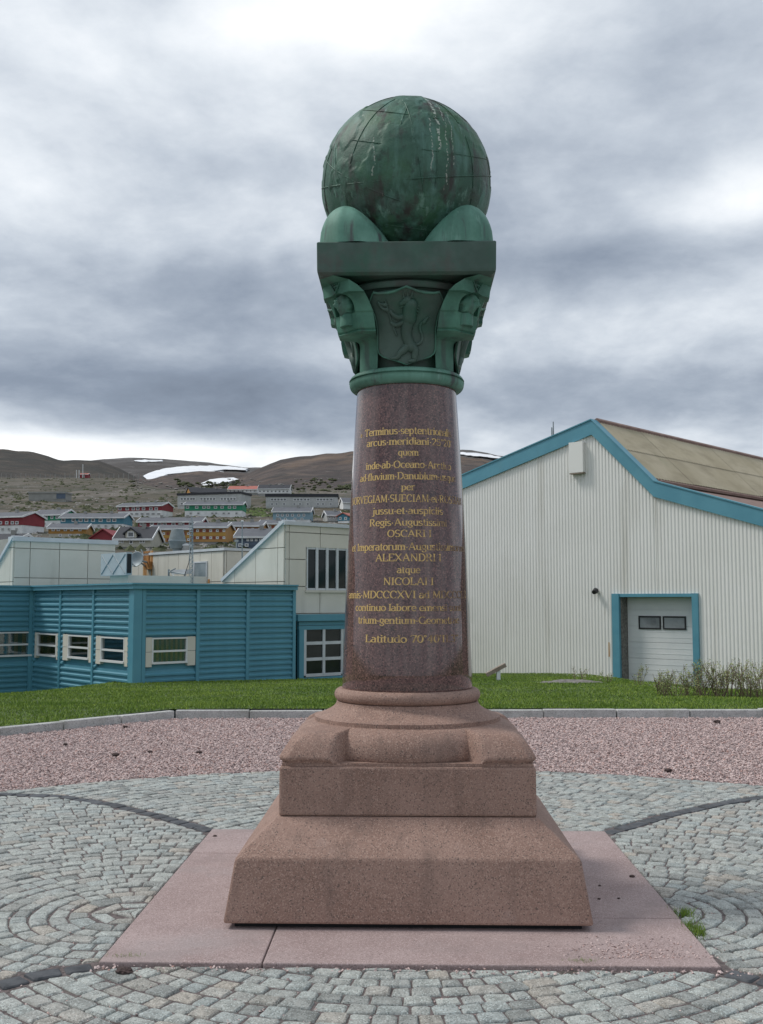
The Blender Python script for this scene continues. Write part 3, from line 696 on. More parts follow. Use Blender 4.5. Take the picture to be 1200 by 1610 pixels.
def glyph(ch):
    out = []
    for kind, p in GL[ch][1]:
        if kind == 'd': out.append([(p[0] + .72 * math.cos(k * .785), p[1] + .72 * math.sin(k * .785)) for k in range(8)]); continue
        if kind in ('s', 's1'):
            out += ribbon([(p[0][0], p[0][1] + (p[1][1] - p[0][1]) * i / 3) for i in range(4)], lambda dx, dy: .62)
            if kind == 's':
                for y, s_ in ((p[0][1], .13), (p[1][1], -.13)): out += ribbon([(p[0][0] - 1.15, y + s_), (p[0][0], y + s_), (p[0][0] + 1.15, y + s_)], lambda dx, dy: .28)
        elif kind == 'h': out += ribbon(p, lambda dx, dy: .34)
        else: out += ribbon(p, lambda dx, dy: .26 + .38 * abs(dy))
    return out
def shaft_z(py): return at(600, py, MC.y - .325).z - Z0
D = '\u00b7'
LINES = [('Terminus' + D + 'septentrionalis', 235, 155, 552, 40), ("arcus" + D + "meridiani" + D + "25\u00b020'", 288, 165, 552, 38), ('quem', 343, 308, 400, 36), ('inde' + D + 'ab' + D + 'Oceano' + D + 'Arctico', 402, 162, 548, 38),
         ('ad' + D + 'fluvium' + D + 'Danubium' + D + 'usque', 458, 135, 568, 38), ('per', 513, 322, 383, 36), ('NORVEGIAM' + D + 'SUECIAM' + D + 'et' + D + 'ROSSIAM', 568, 86, 607, 40), ('jussu' + D + 'et' + D + 'auspiciis', 628, 195, 508, 38),
         ('Regis' + D + 'Augustissimi', 685, 180, 526, 38), ('OSCARI I', 740, 260, 457, 38), ('et Imperatorum' + D + 'Augustissimorum', 803, 98, 610, 40), ('ALEXANDRI I', 857, 207, 500, 40), ('atque', 917, 303, 405, 36), ('NICOLAI I', 973, 242, 466, 40),
         ('annis' + D + 'MDCCCXVI ad MDCCCLII', 1037, 82, 616, 40), ('continuo labore emensi sunt', 1100, 115, 592, 38), ('trium' + D + 'gentium' + D + 'Geometrae', 1162, 127, 582, 38), ('-', 1205, 288, 405, 20), ("Latitudo 70\u00b040'11.3''", 1252, 160, 578, 40)]
for txt, cyp, x0, x1, cap in LINES:
    hw = 240 + (cyp - 25) / 1475 * 68; xc = 347
    th0, th1 = (math.asin(max(-.948, min(.948, (x - xc) / hw))) for x in (x0, x1))
    zb = shaft_z(600 + (cyp + cap * .42) / 3.096); zt = shaft_z(600 + (cyp - cap * .46) / 3.096); unit = (zt - zb) / CP
    W = sum(GL[c][0] for c in txt); ang_u = (th1 - th0) / W
    mb = MB(); pen = 0
    for c in txt:
        for poly in glyph(c):
            vs = []
            for x, y in poly:
                th = th0 + (pen + x) * ang_u; z = zb + y * unit; r = shaft_r(z) + .0016
                vs.append((r * math.sin(th), -r * math.cos(th), z))
            mb.add(vs, [tuple(range(len(vs) - 1, -1, -1))])
        pen += GL[c][0]
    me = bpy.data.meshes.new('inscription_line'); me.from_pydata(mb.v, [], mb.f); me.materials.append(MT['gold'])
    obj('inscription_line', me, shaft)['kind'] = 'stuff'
mb = MB()      # the small ring before the first line
for poly in ribbon(arc(0, 0, .0065, .0075, 0, 360), lambda dx, dy: .0022):
    z0_ = shaft_z(600 + 243 / 3.096); th0 = math.asin((138 - 347) / 250)
    mb.add([(shaft_r(z0_) * 1.005 * math.sin(th0 + x / .3), -shaft_r(z0_) * 1.005 * math.cos(th0 + x / .3), z0_ + y) for x, y in poly], [(3, 2, 1, 0)])
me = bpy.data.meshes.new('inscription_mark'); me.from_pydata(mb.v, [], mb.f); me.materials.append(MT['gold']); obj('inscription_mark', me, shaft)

# ---- bronze capital
C0 = Z0
prof = [(.285, 2.790), (.300, 2.792)]
for i in range(9):
    t = -70 + 75 * i / 8; prof.append((.300 + .036 * math.cos(R(t)), 2.832 + .042 * math.sin(R(t))))
prof += [(.338, 2.840), (.326, 2.843), (.326, 2.849), (.338, 2.852), (.331, 2.856)]
for i in range(7):
    t = 5 + 80 * i / 6; prof.append((.300 + .034 * math.cos(R(t)), 2.852 + .028 * math.sin(R(t))))
prof += [(.27, 2.882)]
obj('capital_ring', smooth_angle(MB().lathe(prof, 96).mesh('capital_ring', MT['bronze_light']), 30), mon)
def bell_r(z): t = max(0, min(1, (z - 2.88) / .42)); return .255 + .02 * t + .135 * t ** 3
prof = [(.255, 2.88)] + [(bell_r(2.88 + .42 * i / 14), 2.88 + .42 * i / 14) for i in range(15)] + [(.425, 3.302), (.432, 3.312), (.432, 3.335), (.42, 3.345), (.40, 3.362)]
obj('capital_bell', smooth_angle(MB().lathe(prof, 96).mesh('capital_bell', MT['bronze_dark']), 35), mon)
me = MB().loft([sq(.470, 3.352), sq(.488, 3.366), sq(.490, 3.380), sq(.492, 3.530), sq(.484, 3.537)]).mesh('abacus', MT['bronze_dark']); bevel(me, .004, 1, 60); obj('abacus', me, mon)

# corner bracket with a head in a niche; built for the corner (-,-), copied round
def bracket_mesh():
    # z, outer extent, inner extent, chamfer
    lev = [(2.878, .268, .165, .10), (2.95, .268, .162, .10), (3.025, .268, .163, .10), (3.042, .272, .165, .10), (3.052, .284, .167, .10), (3.058, .315, .168, .105), (3.060, .376, .169, .11),
           (3.064, .384, .170, .115), (3.074, .378, .171, .115), (3.082, .390, .172, .12), (3.13, .398, .178, .125), (3.165, .400, .186, .125), (3.172, .408, .187, .13), (3.20, .415, .196, .135),
           (3.24, .430, .215, .14), (3.262, .444, .228, .145), (3.266, .466, .232, .15), (3.30, .470, .268, .155), (3.33, .474, .318, .158), (3.352, .478, .40, .078)]
    rings = []
    for z, e, ai, c in lev:
        rings.append([(-e, -e + c, z), (-e + c, -e, z), (-ai, -e, z), (-ai, -ai * .98, z), (-e, -ai, z)])
    mb = MB(); mb.loft(rings); return mb.mesh('corner_bracket', MT['bronze'])
def boolean_cut(me, cutters):
    o = bpy.data.objects.new('tmp', me); COL.objects.link(o); cs = []
    for cme in cutters:
        c = bpy.data.objects.new('tmpc', cme); COL.objects.link(c); cs.append(c)
        md = o.modifiers.new('b', 'BOOLEAN'); md.operation = 'DIFFERENCE'; md.solver = 'EXACT'; md.object = c
    dg = bpy.context.evaluated_depsgraph_get(); r = bpy.data.meshes.new_from_object(o.evaluated_get(dg))
    for c in cs: bpy.data.objects.remove(c)
    bpy.data.objects.remove(o); return r
dg_ = Vector((-1, -1, 0)).normalized(); pr_ = Vector((1, -1, 0)).normalized()
def niche():
    mb = MB(); c = Vector((-.385, -.385, 3.168)); rings = []
    for k, (dep, sc) in enumerate(((.12, 1.0), (-.085, .9))):
        rg = [c + pr_ * (-.088 * sc) + dg_ * dep, c + pr_ * (.088 * sc) + dg_ * dep]
        for i in range(13):
            t = math.pi * i / 12; rg.append(c + pr_ * (.088 * sc * math.cos(t)) + dg_ * dep + Vector((0, 0, .042 + .064 * math.sin(t))))
        rings.append([tuple(p) for p in rg])
    mb.loft(rings); return mb.mesh('cut', MT['bronze'])
def notch():      # round hollow on the underside where the block meets the post
    out = []
    for ax in (0, 1):
        rings = []
        for q in (-.55, -.10):
            rg = []
            for i in range(14):
                t = 2 * math.pi * i / 14; u, z = -.272 + .030 * math.cos(t), 3.052 + .028 * math.sin(t)
                rg.append((u, q, z) if ax == 0 else (q, u, z))
            rings.append(rg)
        mb = MB(); mb.loft(rings); out.append(mb.mesh('cut', MT['bronze']))
    return out
bm_ = bracket_mesh()
try:
    b2_ = boolean_cut(bm_, [niche()])
    if len(b2_.polygons) > 10: bm_ = b2_
except Exception: pass
bm_.name = 'corner_bracket'; bevel(bm_, .005, 1, 35); smooth_angle(bm_, 28)
def head_mesh():
    """a capped head with brow, nose, lips, chin and hair, looking along -y, 0.17 m tall"""
    bm = bmesh.new(); bmesh.ops.create_icosphere(bm, subdivisions=5, radius=1)
    G_ = lambda p, c, s: math.exp(-sum(((a - b) / q) ** 2 for a, b, q in zip(p, c, s)))
    for v in bm.verts:
        p = v.co.copy(); x, y, z = p
        d = 0.0
        if y < .1:
            d += .40 * G_(p, (0, -.98, -.06), (.13, .5, .20)) + .16 * G_(p, (0, -.98, .10), (.10, .5, .18))         # nose
            d += .17 * G_(p, (0, -.95, .28), (.46, .5, .09))                                                          # brow
            for sx_ in (-1, 1):
                d -= .26 * G_(p, (.30 * sx_, -.93, .14), (.16, .4, .09)); d += .05 * G_(p, (.30 * sx_, -.94, .12), (.08, .3, .05))
                d += .05 * G_(p, (.42 * sx_, -.85, -.18), (.2, .4, .2))
            d += .11 * G_(p, (0, -.95, -.40), (.22, .4, .05)) - .10 * G_(p, (0, -.93, -.47), (.22, .4, .03)) + .07 * G_(p, (0, -.9, -.54), (.18, .4, .06))
            d += .16 * G_(p, (0, -.75, -.82), (.22, .4, .16))
        hair = 1 / (1 + math.exp(-14 * (z - .45 + .9 * max(0, y + .62) * -1.2 + .25 * (abs(x) < .3)))) if y < .75 else 1
        hair = max(hair, 1 / (1 + math.exp(-12 * (y + .25))) if z > -.65 else 0)
        d += hair * (.17 + .09 * math.sin(9 * math.atan2(x, z + .2) + 3 * y) + .04 * mn.noise(p * 5))
        jaw = 1 - .26 * max(0, -z) * (1 if y < .4 else .6)
        v.co = Vector((x * .78 * jaw, y * .92, z * 1.08)) * (1 + d)
    for v in bm.verts: v.co *= .060
    me = bpy.data.meshes.new('head'); bm.to_mesh(me); bm.free(); me.materials.append(MT['bronze']); me.polygons.foreach_set('use_smooth', [True] * len(me.polygons)); return me
hm = head_mesh()
hp = Vector((-.338, -.338, 3.218))
mb = MB(); rings = []
for rr, z in ((.050, 3.160), (.047, 3.150), (.036, 3.162), (.034, 3.19)):
    pass
col = MB().lathe([(.05, 3.10), (.052, 3.160), (.048, 3.168), (.046, 3.155), (.036, 3.158), (.030, 3.19)], 24, -.322, -.322)
colm = smooth_angle(col.mesh('collar', MT['bronze']), 30)
for k in range(4):
    br = obj('corner_bracket', bm_, mon, None, k * math.pi / 2)
    h = obj('head', hm, br, hp); h.rotation_euler = (R(4), 0, R(-45) + (R(-14), R(22), R(-8), R(10))[k])
    obj('collar', colm, br)
MB().prism_y([(0, 0), (.001, 0), (.001, .001)], 0, .001)
# little triangular ornament on each bracket top
tri = MB(); c_ = Vector((-.396, -.396, 3.310))
for s_ in (-1, 1):
    tri.tube([c_ + pr_ * .045 * s_ + Vector((0, 0, .032)), c_ + Vector((0, 0, -.036))], .0045, 6)
tri.tube([c_ - pr_ * .045 + Vector((0, 0, .032)), c_ + pr_ * .045 + Vector((0, 0, .032))], .0045, 6)
for a_, b_ in ((0, .016), (-.016, .014), (.016, .014), (0, -.004)): tri.tube([c_ + pr_ * a_ + Vector((0, 0, b_)) - dg_ * .01, c_ + pr_ * a_ + Vector((0, 0, b_)) + dg_ * .008], .007, 6, .004)
trm = tri.mesh('bracket_ornament', MT['bronze'])
for k in range(4): obj('bracket_ornament', trm, [o for o in mon.children if o.name.startswith('corner_bracket')][k])

# shields with the crowned lion and axe
def front(x, z, off=0.0):
    """point on the shield surface, which leans out with the bell"""
    r = bell_r(z + .01) + .024 + max(0, (z - 3.18)) * .05
    return Vector((x, -math.sqrt(max(.001, (r + .02) ** 2 - x * x * .55)) - off, z))
def shield_half():
    return [(0, 3.288), (.030, 3.279), (.065, 3.268), (.105, 3.262), (.150, 3.262), (.185, 3.268), (.192, 3.258), (.202, 3.240), (.210, 3.226), (.192, 3.195), (.178, 3.162), (.168, 3.12), (.163, 3.07), (.163, 3.02), (.162, 2.985), (.154, 2.958), (.134, 2.940), (.100, 2.926), (.060, 2.914), (.028, 2.902), (0, 2.890)]
def shield_mesh():
    hs = shield_half(); rows = []; mb = MB()
    bm = bmesh.new()
    # fill as strips between left and right edges at a set of heights
    edge = hs; full = [(x, z) for x, z in edge] + [(-x, z) for x, z in edge[-2:0:-1]]
    zs = np.linspace(2.893, 3.287, 40)
    def wmax(z):
        best = 0
        for (x0, z0), (x1, z1) in zip(edge[:-1], edge[1:]):
            if min(z0, z1) <= z <= max(z0, z1) and z0 != z1:
                best = max(best, x0 + (x1 - x0) * (z - z0) / (z1 - z0))
        return best
    P = []; nx = 25
    for z in zs:
        w_ = wmax(z); row = []
        for i in range(nx):
            x = w_ * (-1 + 2 * i / (nx - 1)); zz = z
            top = np.interp(abs(x), [p[0] for p in edge[:6]], [p[1] for p in edge[:6]]) if abs(x) < .185 else 9
            zz = min(z, top); row.append(tuple(front(x, zz)))
        P.append(row)
    o = grid_mesh('shield', np.array(P), MT['bronze_dark'])
    me = o.data; bpy.data.objects.remove(o)
    bm = bmesh.new(); bm.from_mesh(me); ret = bmesh.ops.solidify(bm, geom=bm.faces[:], thickness=-.012); bmesh.ops.recalc_face_normals(bm, faces=bm.faces); bm.to_mesh(me); bm.free()
    me.polygons.foreach_set('use_smooth', [True] * len(me.polygons))
    return me, full
sm_, outline = shield_mesh()
rim = MB(); pts = [front(x, z, .001) for x, z in outline]; pts.append(pts[0]); rim.tube(pts, .0042, 6)
rim_me = rim.mesh('shield_rim', MT['bronze'], True)
toprim = MB(); toprim.tube([front(x, z + .002, .003) for x, z in [(-q[0], q[1]) for q in shield_half()[5:0:-1]] + shield_half()[:6]], .0075, 8)
top_me = toprim.mesh('shield_lip', MT['bronze'], True)
def rtube(mb, pts, r0, n, r1):
    m = len(pts); d0_, d1_ = (pts[0] - pts[1]).normalized(), (pts[-1] - pts[-2]).normalized(); L_ = []
    for k in (1.0, .85, .5): L_.append((pts[0] + d0_ * r0 * k * .9, r0 * math.sqrt(max(.01, 1 - k * k))))
    for i, p in enumerate(pts): L_.append((p, r0 + (r1 - r0) * i / (m - 1)))
    for k in (.5, .85, 1.0): L_.append((pts[-1] + d1_ * r1 * k * .9, r1 * math.sqrt(max(.01, 1 - k * k))))
    ax = (pts[-1] - pts[0]).normalized(); rings = []; a = ax.orthogonal().normalized()
    for i, (p, r) in enumerate(L_):
        d = (L_[min(i + 1, len(L_) - 1)][0] - L_[max(i - 1, 0)][0]).normalized(); a = (a - d * a.dot(d)).normalized(); b = d.cross(a)
        rings.append([tuple(p + (a * math.cos(2 * math.pi * k / n) + b * math.sin(2 * math.pi * k / n)) * r) for k in range(n)])
    mb.loft(rings)
def lion_mesh():
    mb = MB()
    def limb(pts, r0, r1, n=8, k=3):
        q = [Vector((p[0], p[1], 0)) for p in pts]; dense = []
        for i in range(len(q) - 1):
            for t in range(k): dense.append(q[i].lerp(q[i + 1], t / k))
        dense.append(q[-1])
        for _ in range(2): dense = [dense[0]] + [(dense[i - 1] + dense[i] * 2 + dense[i + 1]) / 4 for i in range(1, len(dense) - 1)] + [dense[-1]]
        P3 = [front(p.x * 1.38, 3.085 + (p.y - 3.085) * 1.2, .003) for p in dense]; rtube(mb, P3, r0 * 1.42, n, r1 * 1.4)
    limb([(.010, 3.15), (.006, 3.11), (-.004, 3.07), (.008, 3.03), (.018, 3.00)], .026, .019)            # trunk
    limb([(.018, 3.19), (.012, 3.165), (.012, 3.13)], .028, .030)                                        # mane
    limb([(.004, 3.205), (-.022, 3.192)], .019, .010)                                                    # muzzle
    limb([(-.012, 3.185), (-.024, 3.178)], .008, .005)
    for i in range(9):
        a = R(20 + i * 22); limb([(.014 + .020 * math.sin(a), 3.175 + .02 * math.cos(a)), (.014 + .040 * math.sin(a), 3.168 + .035 * math.cos(a))], .007, .003, 6)
    for x in (-.010, .005, .020): limb([(x, 3.218), (x + (x - .005) * .3, 3.238)], .005, .003, 6)      # crown
    limb([(-.014, 3.217), (.024, 3.217)], .0045, .0045, 6)
    limb([(-.008, 3.14), (-.038, 3.135), (-.060, 3.155), (-.066, 3.165)], .013, .007)                    # fore legs
    limb([(-.006, 3.12), (-.040, 3.100), (-.062, 3.115)], .013, .007)
    limb([(.016, 3.02), (-.012, 2.99), (-.030, 2.975), (-.036, 2.955), (-.060, 2.955)], .019, .007)     # hind legs
    limb([(.022, 3.01), (.038, 2.985), (.030, 2.960), (.036, 2.942), (.012, 2.940)], .019, .007)
    limb([(.028, 3.015), (.058, 3.02), (.068, 3.055), (.052, 3.085), (.058, 3.115), (.076, 3.125)], .007, .006)   # tail
    limb([(.070, 3.118), (.088, 3.14)], .010, .004)
    limb([(-.040, 3.06), (-.062, 3.12), (-.084, 3.205)], .0045, .0045, 6)                                # axe
    limb([(-.078, 3.17), (-.100, 3.178), (-.112, 3.20)], .010, .006, 6); limb([(-.084, 3.19), (-.106, 3.195)], .010, .006, 6)
    return mb.mesh('lion_relief', MT['bronze_dark'], True)
lm_ = lion_mesh()
for k in range(4):
    s_ = obj('shield', sm_, mon, None, k * math.pi / 2); obj('shield_rim', rim_me, s_); obj('shield_lip', top_me, s_); obj('lion_relief', lm_, s_)

# cradle horns on the abacus corners
def horn():
    na, nr = 72, 18; P = np.zeros((na + 1, nr, 3)); c = Vector((-.325, -.325)); inw = math.pi / 4
    for i in range(na + 1):
        a = 2 * math.pi * i / na; k = .5 + .5 * math.cos(a - inw); k = k ** 1.6
        ca, sa = math.cos(a), math.sin(a)
        mx = min((.488 - .325) / abs(ca) if ca < 0 else 9, (.488 - .325) / abs(sa) if sa < 0 else 9)
        Ro = min(.170, mx); Ri = .275; Rr = Ro + (Ri - Ro) * k
        for j in range(nr):
            t = j / (nr - 1); z = .252 * ((1 - k) * math.sqrt(max(0, 1 - t ** 2.6)) + k * (1 - t ** 1.12))
            P[i, j] = (c.x + ca * Rr * t, c.y + sa * Rr * t, 3.536 + z)
    return P
ho = grid_mesh('cradle_horn', horn()[::-1], MT['bronze_light']); ho.parent = mon
for k in range(1, 4):
    o = ho.copy(); COL.objects.link(o); o.parent = mon; o.rotation_euler = (0, 0, k * math.pi / 2)

# globe with raised land
def globe():
    nu, nv = 300, 150; P = np.zeros((nu + 1, nv + 1, 3))
    for i in range(nu + 1):
        for j in range(nv + 1):
            a, b = 2 * math.pi * i / nu, math.pi * j / nv
            d = Vector((math.sin(b) * math.cos(a), math.sin(b) * math.sin(a), math.cos(b)))
            q = mn.fractal(d * 1.9 + Vector((3.1, .4, 7.7)), 1.0, 2.1, 5)
            land = max(0, min(1, (q - .02) / .03)); rough = mn.noise(d * 9) * .0011 + mn.noise(d * 26) * .0006
            h = .5025 + .0048 * land * (1 + .5 * mn.noise(d * 12)) + rough
            lat = (b / math.pi * 180 + 23) % 30; lat = min(lat, 30 - lat)
            P[i, j] = d * h
    return P
gl = grid_mesh('globe', globe()[::-1], MT['globe']); gl.parent = mon; gl.location = (0, 0, 4.042); gl.rotation_euler = (0, 0, R(20))
gr = MB()      # the graduated circles
for inc, az in ((R(20), R(-30)), (R(38), R(10)), (R(80), R(75)), (R(75), R(15))):
    M_ = Matrix.Rotation(az, 3, 'Z') @ Matrix.Rotation(inc, 3, 'X')
    gr.tube([M_ @ Vector((.5035 * math.cos(t), .5035 * math.sin(t), .02)) for t in np.linspace(0, 2 * math.pi, 97)], .0045, 5)
gr.build('globe_circles', MT['globe'], gl, True)
gr = MB(); M_ = Matrix.Rotation(R(24), 3, 'X')
for k in range(6):
    a = math.pi * k / 6; gr.tube([M_ @ Vector((.5045 * math.cos(t) * math.cos(a), .5045 * math.cos(t) * math.sin(a), .5045 * math.sin(t))) for t in np.linspace(0, 2 * math.pi, 97)], .0021, 4)
for la in (-50, -25, 25, 50):
    rr, zz = .5045 * math.cos(R(la)), .5045 * math.sin(R(la)); gr.tube([M_ @ Vector((rr * math.cos(t), rr * math.sin(t), zz)) for t in np.linspace(0, 2 * math.pi, 97)], .0021, 4)
gr.build('globe_graticule', MT['globe'], gl, True)

# ================================================================== TOWN AND HILLS
PROF = [(935, 32), (912, 70), (885, 140), (868, 190), (850, 240), (832, 300), (815, 370), (800, 440), (785, 520), (770, 640), (758, 800), (750, 950)]
PY, PZ = [p[0] for p in PROF][::-1], [p[1] for p in PROF][::-1]
def town_Y(py): return float(np.interp(py, PY, PZ))
def town_y_of(Z): return np.interp(Z, [p[1] for p in PROF], [p[0] for p in PROF])
def elev(py, Y): return EYE + (np.tan(np.arctan((805 - py) / FPX) + PITCH)) * Y
def colr(c1, c2, c3, c4, sc, rk=.6):
    return lambda t, v, c: chain(blotch(c2, sc, .42, .62, .9), blotch(c3, sc * 3.3, .5, .66, .8, (30, 11, 5)), blotch(c4, sc * 9, .58, .7, rk, (5, 70, 9)))(t, v, c)
def hillmat(name, a, b, spots, rough=.95, bs=.2, bd=1.0):
    ex = [blotch(c, sc, lo, lo + .10, amt, (i * 31.7, i * 17.1, i * 3.3)) for i, (c, sc, lo, amt) in enumerate(spots)]
    return mat(name, a, b, .02, rough, .8, bs, space='World', bdist=bd, lo=.44, hi=.56, extra=chain(*ex))
MT['moor'] = hillmat('moor hillside', (.062, .051, .031), (.088, .073, .047), [((.145, .125, .105), .010, .50, .85), ((.036, .040, .019), .022, .52, .9), ((.15, .132, .115), .06, .54, .8), ((.026, .030, .014), .09, .54, .85), ((.24, .22, .20), .25, .61, .8)], bs=.3, bd=.8)
MT['hill_dark'] = hillmat('dark heather hill', (.027, .022, .017), (.043, .034, .025), [((.062, .047, .031), .005, .49, .85), ((.018, .018, .014), .012, .52, .9), ((.080, .064, .048), .03, .57, .7), ((.015, .016, .012), .05, .54, .8), ((.10, .09, .08), .12, .62, .6)], bs=.05, bd=3)
MT['hill_grey'] = hillmat('grey rock plateau', (.070, .064, .062), (.105, .098, .094), [((.050, .042, .037), .0025, .49, .85), ((.16, .15, .145), .008, .56, .8), ((.044, .040, .037), .014, .54, .8), ((.15, .14, .135), .03, .57, .7)], bs=.03, bd=4)
MT['hill_brown'] = hillmat('brown heather hill', (.052, .038, .034), (.080, .059, .050), [((.150, .098, .064), .0035, .50, .85), ((.036, .029, .027), .008, .51, .85), ((.16, .115, .085), .02, .57, .75), ((.030, .026, .023), .03, .54, .85), ((.17, .15, .135), .06, .62, .6)], bs=.04, bd=3.5)
px_ = np.arange(-2600, 3801, 12.0)
zz_ = np.concatenate([np.linspace(58, 190, 20), np.linspace(200, 950, 90)])
P = np.zeros((len(px_), len(zz_), 3))
for j, Y in enumerate(zz_):
    py = town_y_of(Y) + 3 * fbm(px_ / 130, np.full_like(px_, Y / 120), 4) * min(1, Y / 400) * 2
    py = py + 20 * np.clip((px_ - 195) / 60, 0, 1) * np.clip((Y - 620) / 330, 0, 1); side = np.clip((px_ - 600) / 300, 0, 1); py = py + side * 14 * min(1, Y / 300)
    P[:, j, 0] = (px_ - 600) / FPX * Y; P[:, j, 1] = Y; P[:, j, 2] = elev(py, Y) if Y > 75 else np.minimum(elev(py, Y), -3.5 + (Y - 58) * .3)
struct(grid_mesh('hillside', P[::-1], MT['moor']))
HILLS = {}
def hill(name, sky_, base, Y0, Y1, m, rough, nz=60, ease=1.0, p0=-2600, p1=3800):
    xs = np.arange(p0, p1, 8.0); t = np.linspace(0, 1.25, nz); P = np.zeros((len(xs), nz, 3))
    sk = np.interp(xs, [q[0] for q in sky_], [q[1] for q in sky_]); bs = np.interp(xs, [q[0] for q in base], [q[1] for q in base])
    seed = len(name) * 3.7
    sk = sk + fbm(xs / 40 + seed, xs * 0 + 2, 4) * 5
    for j, tt in enumerate(t):
        Y = Y0 + (Y1 - Y0) * tt
        py = bs + (sk - bs) * min(tt, 1) ** ease + (0 if tt <= 1 else (tt - 1) * 160)
        py = py + fbm(xs / 45 + seed, np.full_like(xs, tt * 5 + seed), 5) * rough * math.sin(min(tt, 1) * math.pi)
        P[:, j, 0] = (xs - 600) / FPX * Y; P[:, j, 1] = Y; P[:, j, 2] = elev(py, Y)
    HILLS[name] = (sky_, base, Y0, Y1, ease)
    return struct(grid_mesh(name, P[::-1], m))
hill('left_hill', [(-2600, 690), (-400, 700), (-60, 707), (10, 707), (45, 709), (72, 716), (92, 724), (120, 724), (150, 723), (178, 733), (200, 744), (235, 760), (300, 790), (600, 830), (3800, 840)],
     [(-2600, 790), (0, 775), (300, 800), (600, 835), (3800, 850)], 900, 1500, MT['hill_dark'], 5)
hill('far_plateau', [(-2600, 760), (60, 742), (130, 726), (165, 721), (205, 720), (260, 722), (320, 727), (380, 733), (420, 737), (520, 735), (640, 722), (720, 708), (745, 708), (790, 716), (900, 735), (3800, 745)],
     [(-2600, 800), (3800, 800)], 1500, 3000, MT['hill_grey'], 6)
hill('valley_slope', [(-2600, 800), (100, 790), (200, 752), (235, 752), (280, 745), (310, 741), (345, 741), (390, 744), (450, 740), (700, 735), (900, 750), (3800, 760)],
     [(-2600, 810), (0, 800), (3800, 800)], 950, 1450, MT['hill_brown'], 6)
hill('right_hill', [(-2600, 850), (250, 815), (340, 768), (385, 747), (410, 735), (440, 723), (462, 719), (485, 717), (512, 712), (560, 710), (640, 709), (700, 712), (760, 722), (820, 745), (900, 790), (1200, 820), (3800, 830)],
     [(-2600, 860), (250, 820), (380, 785), (3800, 800)], 850, 1400, MT['hill_brown'], 6)
def on_hill(name, px, py):
    sky_, base, Y0, Y1, ease = HILLS[name]
    s_ = np.interp(px, [q[0] for q in sky_], [q[1] for q in sky_]); b = np.interp(px, [q[0] for q in base], [q[1] for q in base])
    t = max(0, min(1, (py - b) / (s_ - b))) ** (1 / ease); return Y0 + (Y1 - Y0) * t
def snow(name, hillname, poly, label, lift):
    # banks of snow lying on the slope: filled outline with a slightly domed top
    n = len(poly); den = []
    for i in range(n):
        a, b = poly[i], poly[(i + 1) % n]; m_ = max(2, int(math.hypot(b[0] - a[0], b[1] - a[1]) / 5))
        for k in range(m_): den.append((a[0] + (b[0] - a[0]) * k / m_ + random.uniform(-.7, .7), a[1] + (b[1] - a[1]) * k / m_ + random.uniform(-.5, .5)))
    vs, top = [], []
    for x, y in den:
        Y = on_hill(hillname, x, y) - lift; p = at(x, y, Y); top.append(p)
    mb = MB(); c = len(top); mb.add([tuple(p) for p in top] + [(p.x, p.y + lift * 3, p.z - 2) for p in top], [tuple(range(c))] + [(i, (i + 1) % c, c + (i + 1) % c, c + i) for i in range(c)])
    o = mb.build(name, MT['snow']); tag(o, label, 'snow'); o['kind'] = 'structure'
snow('snow_patch', 'far_plateau', [(224, 748), (240, 741), (262, 736), (290, 732.5), (330, 732), (365, 733.5), (390, 736.5), (386, 739), (350, 738), (330, 740.5), (352, 741.5), (348, 743), (318, 742), (290, 743), (262, 746), (245, 751), (232, 755)], 'largest snow field lying across the far grey plateau', 60)
snow('snow_patch', 'valley_slope', [(315, 760), (330, 754), (350, 751.5), (368, 751), (375, 753.5), (362, 757), (340, 761), (320, 763)], 'oval snow patch low on the brown slope below the big snow field', 40)
snow('snow_patch', 'far_plateau', [(211, 724), (228, 722.8), (255, 723.5), (254, 725.4), (228, 726), (214, 725.6)], 'thin snow streak high on the left of the far plateau', 40)
snow('snow_patch', 'far_plateau', [(724, 711), (744, 711.5), (766, 714), (790, 719), (789, 721), (760, 718), (735, 715.5), (724, 714)], 'thin snow streak on the ridge between column and white warehouse', 60)

# ---- houses
PAINT = {}
def paint(name, c): PAINT[name] = mat(name, tuple(x * .9 for x in c), tuple(min(1, x * 1.08) for x in c), .5, .7, 0, 1); return PAINT[name]
paint('dark red', (.26, .036, .045)); paint('green', (.030, .26, .14)); paint('teal blue', (.065, .22, .30)); paint('ochre', (.42, .22, .055)); paint('orange', (.47, .255, .085))
paint('pale grey', (.47, .48, .47)); paint('sky blue', (.23, .36, .43)); paint('slate blue', (.10, .135, .19)); paint('cream', (.50, .48, .40)); paint('plum', (.16, .10, .16)); paint('house white', (.76, .77, .76))
paint('roof grey', (.105, .112, .128)); paint('roof dark', (.030, .032, .040)); paint('roof red', (.40, .13, .10)); paint('concrete', (.30, .30, .28)); paint('window trim', (.76, .77, .77)); paint('curtained pane', (.16, .17, .18)); paint('balcony orange', (.52, .30, .07)); paint('red shutter', (.30, .085, .055))
WIN = {}
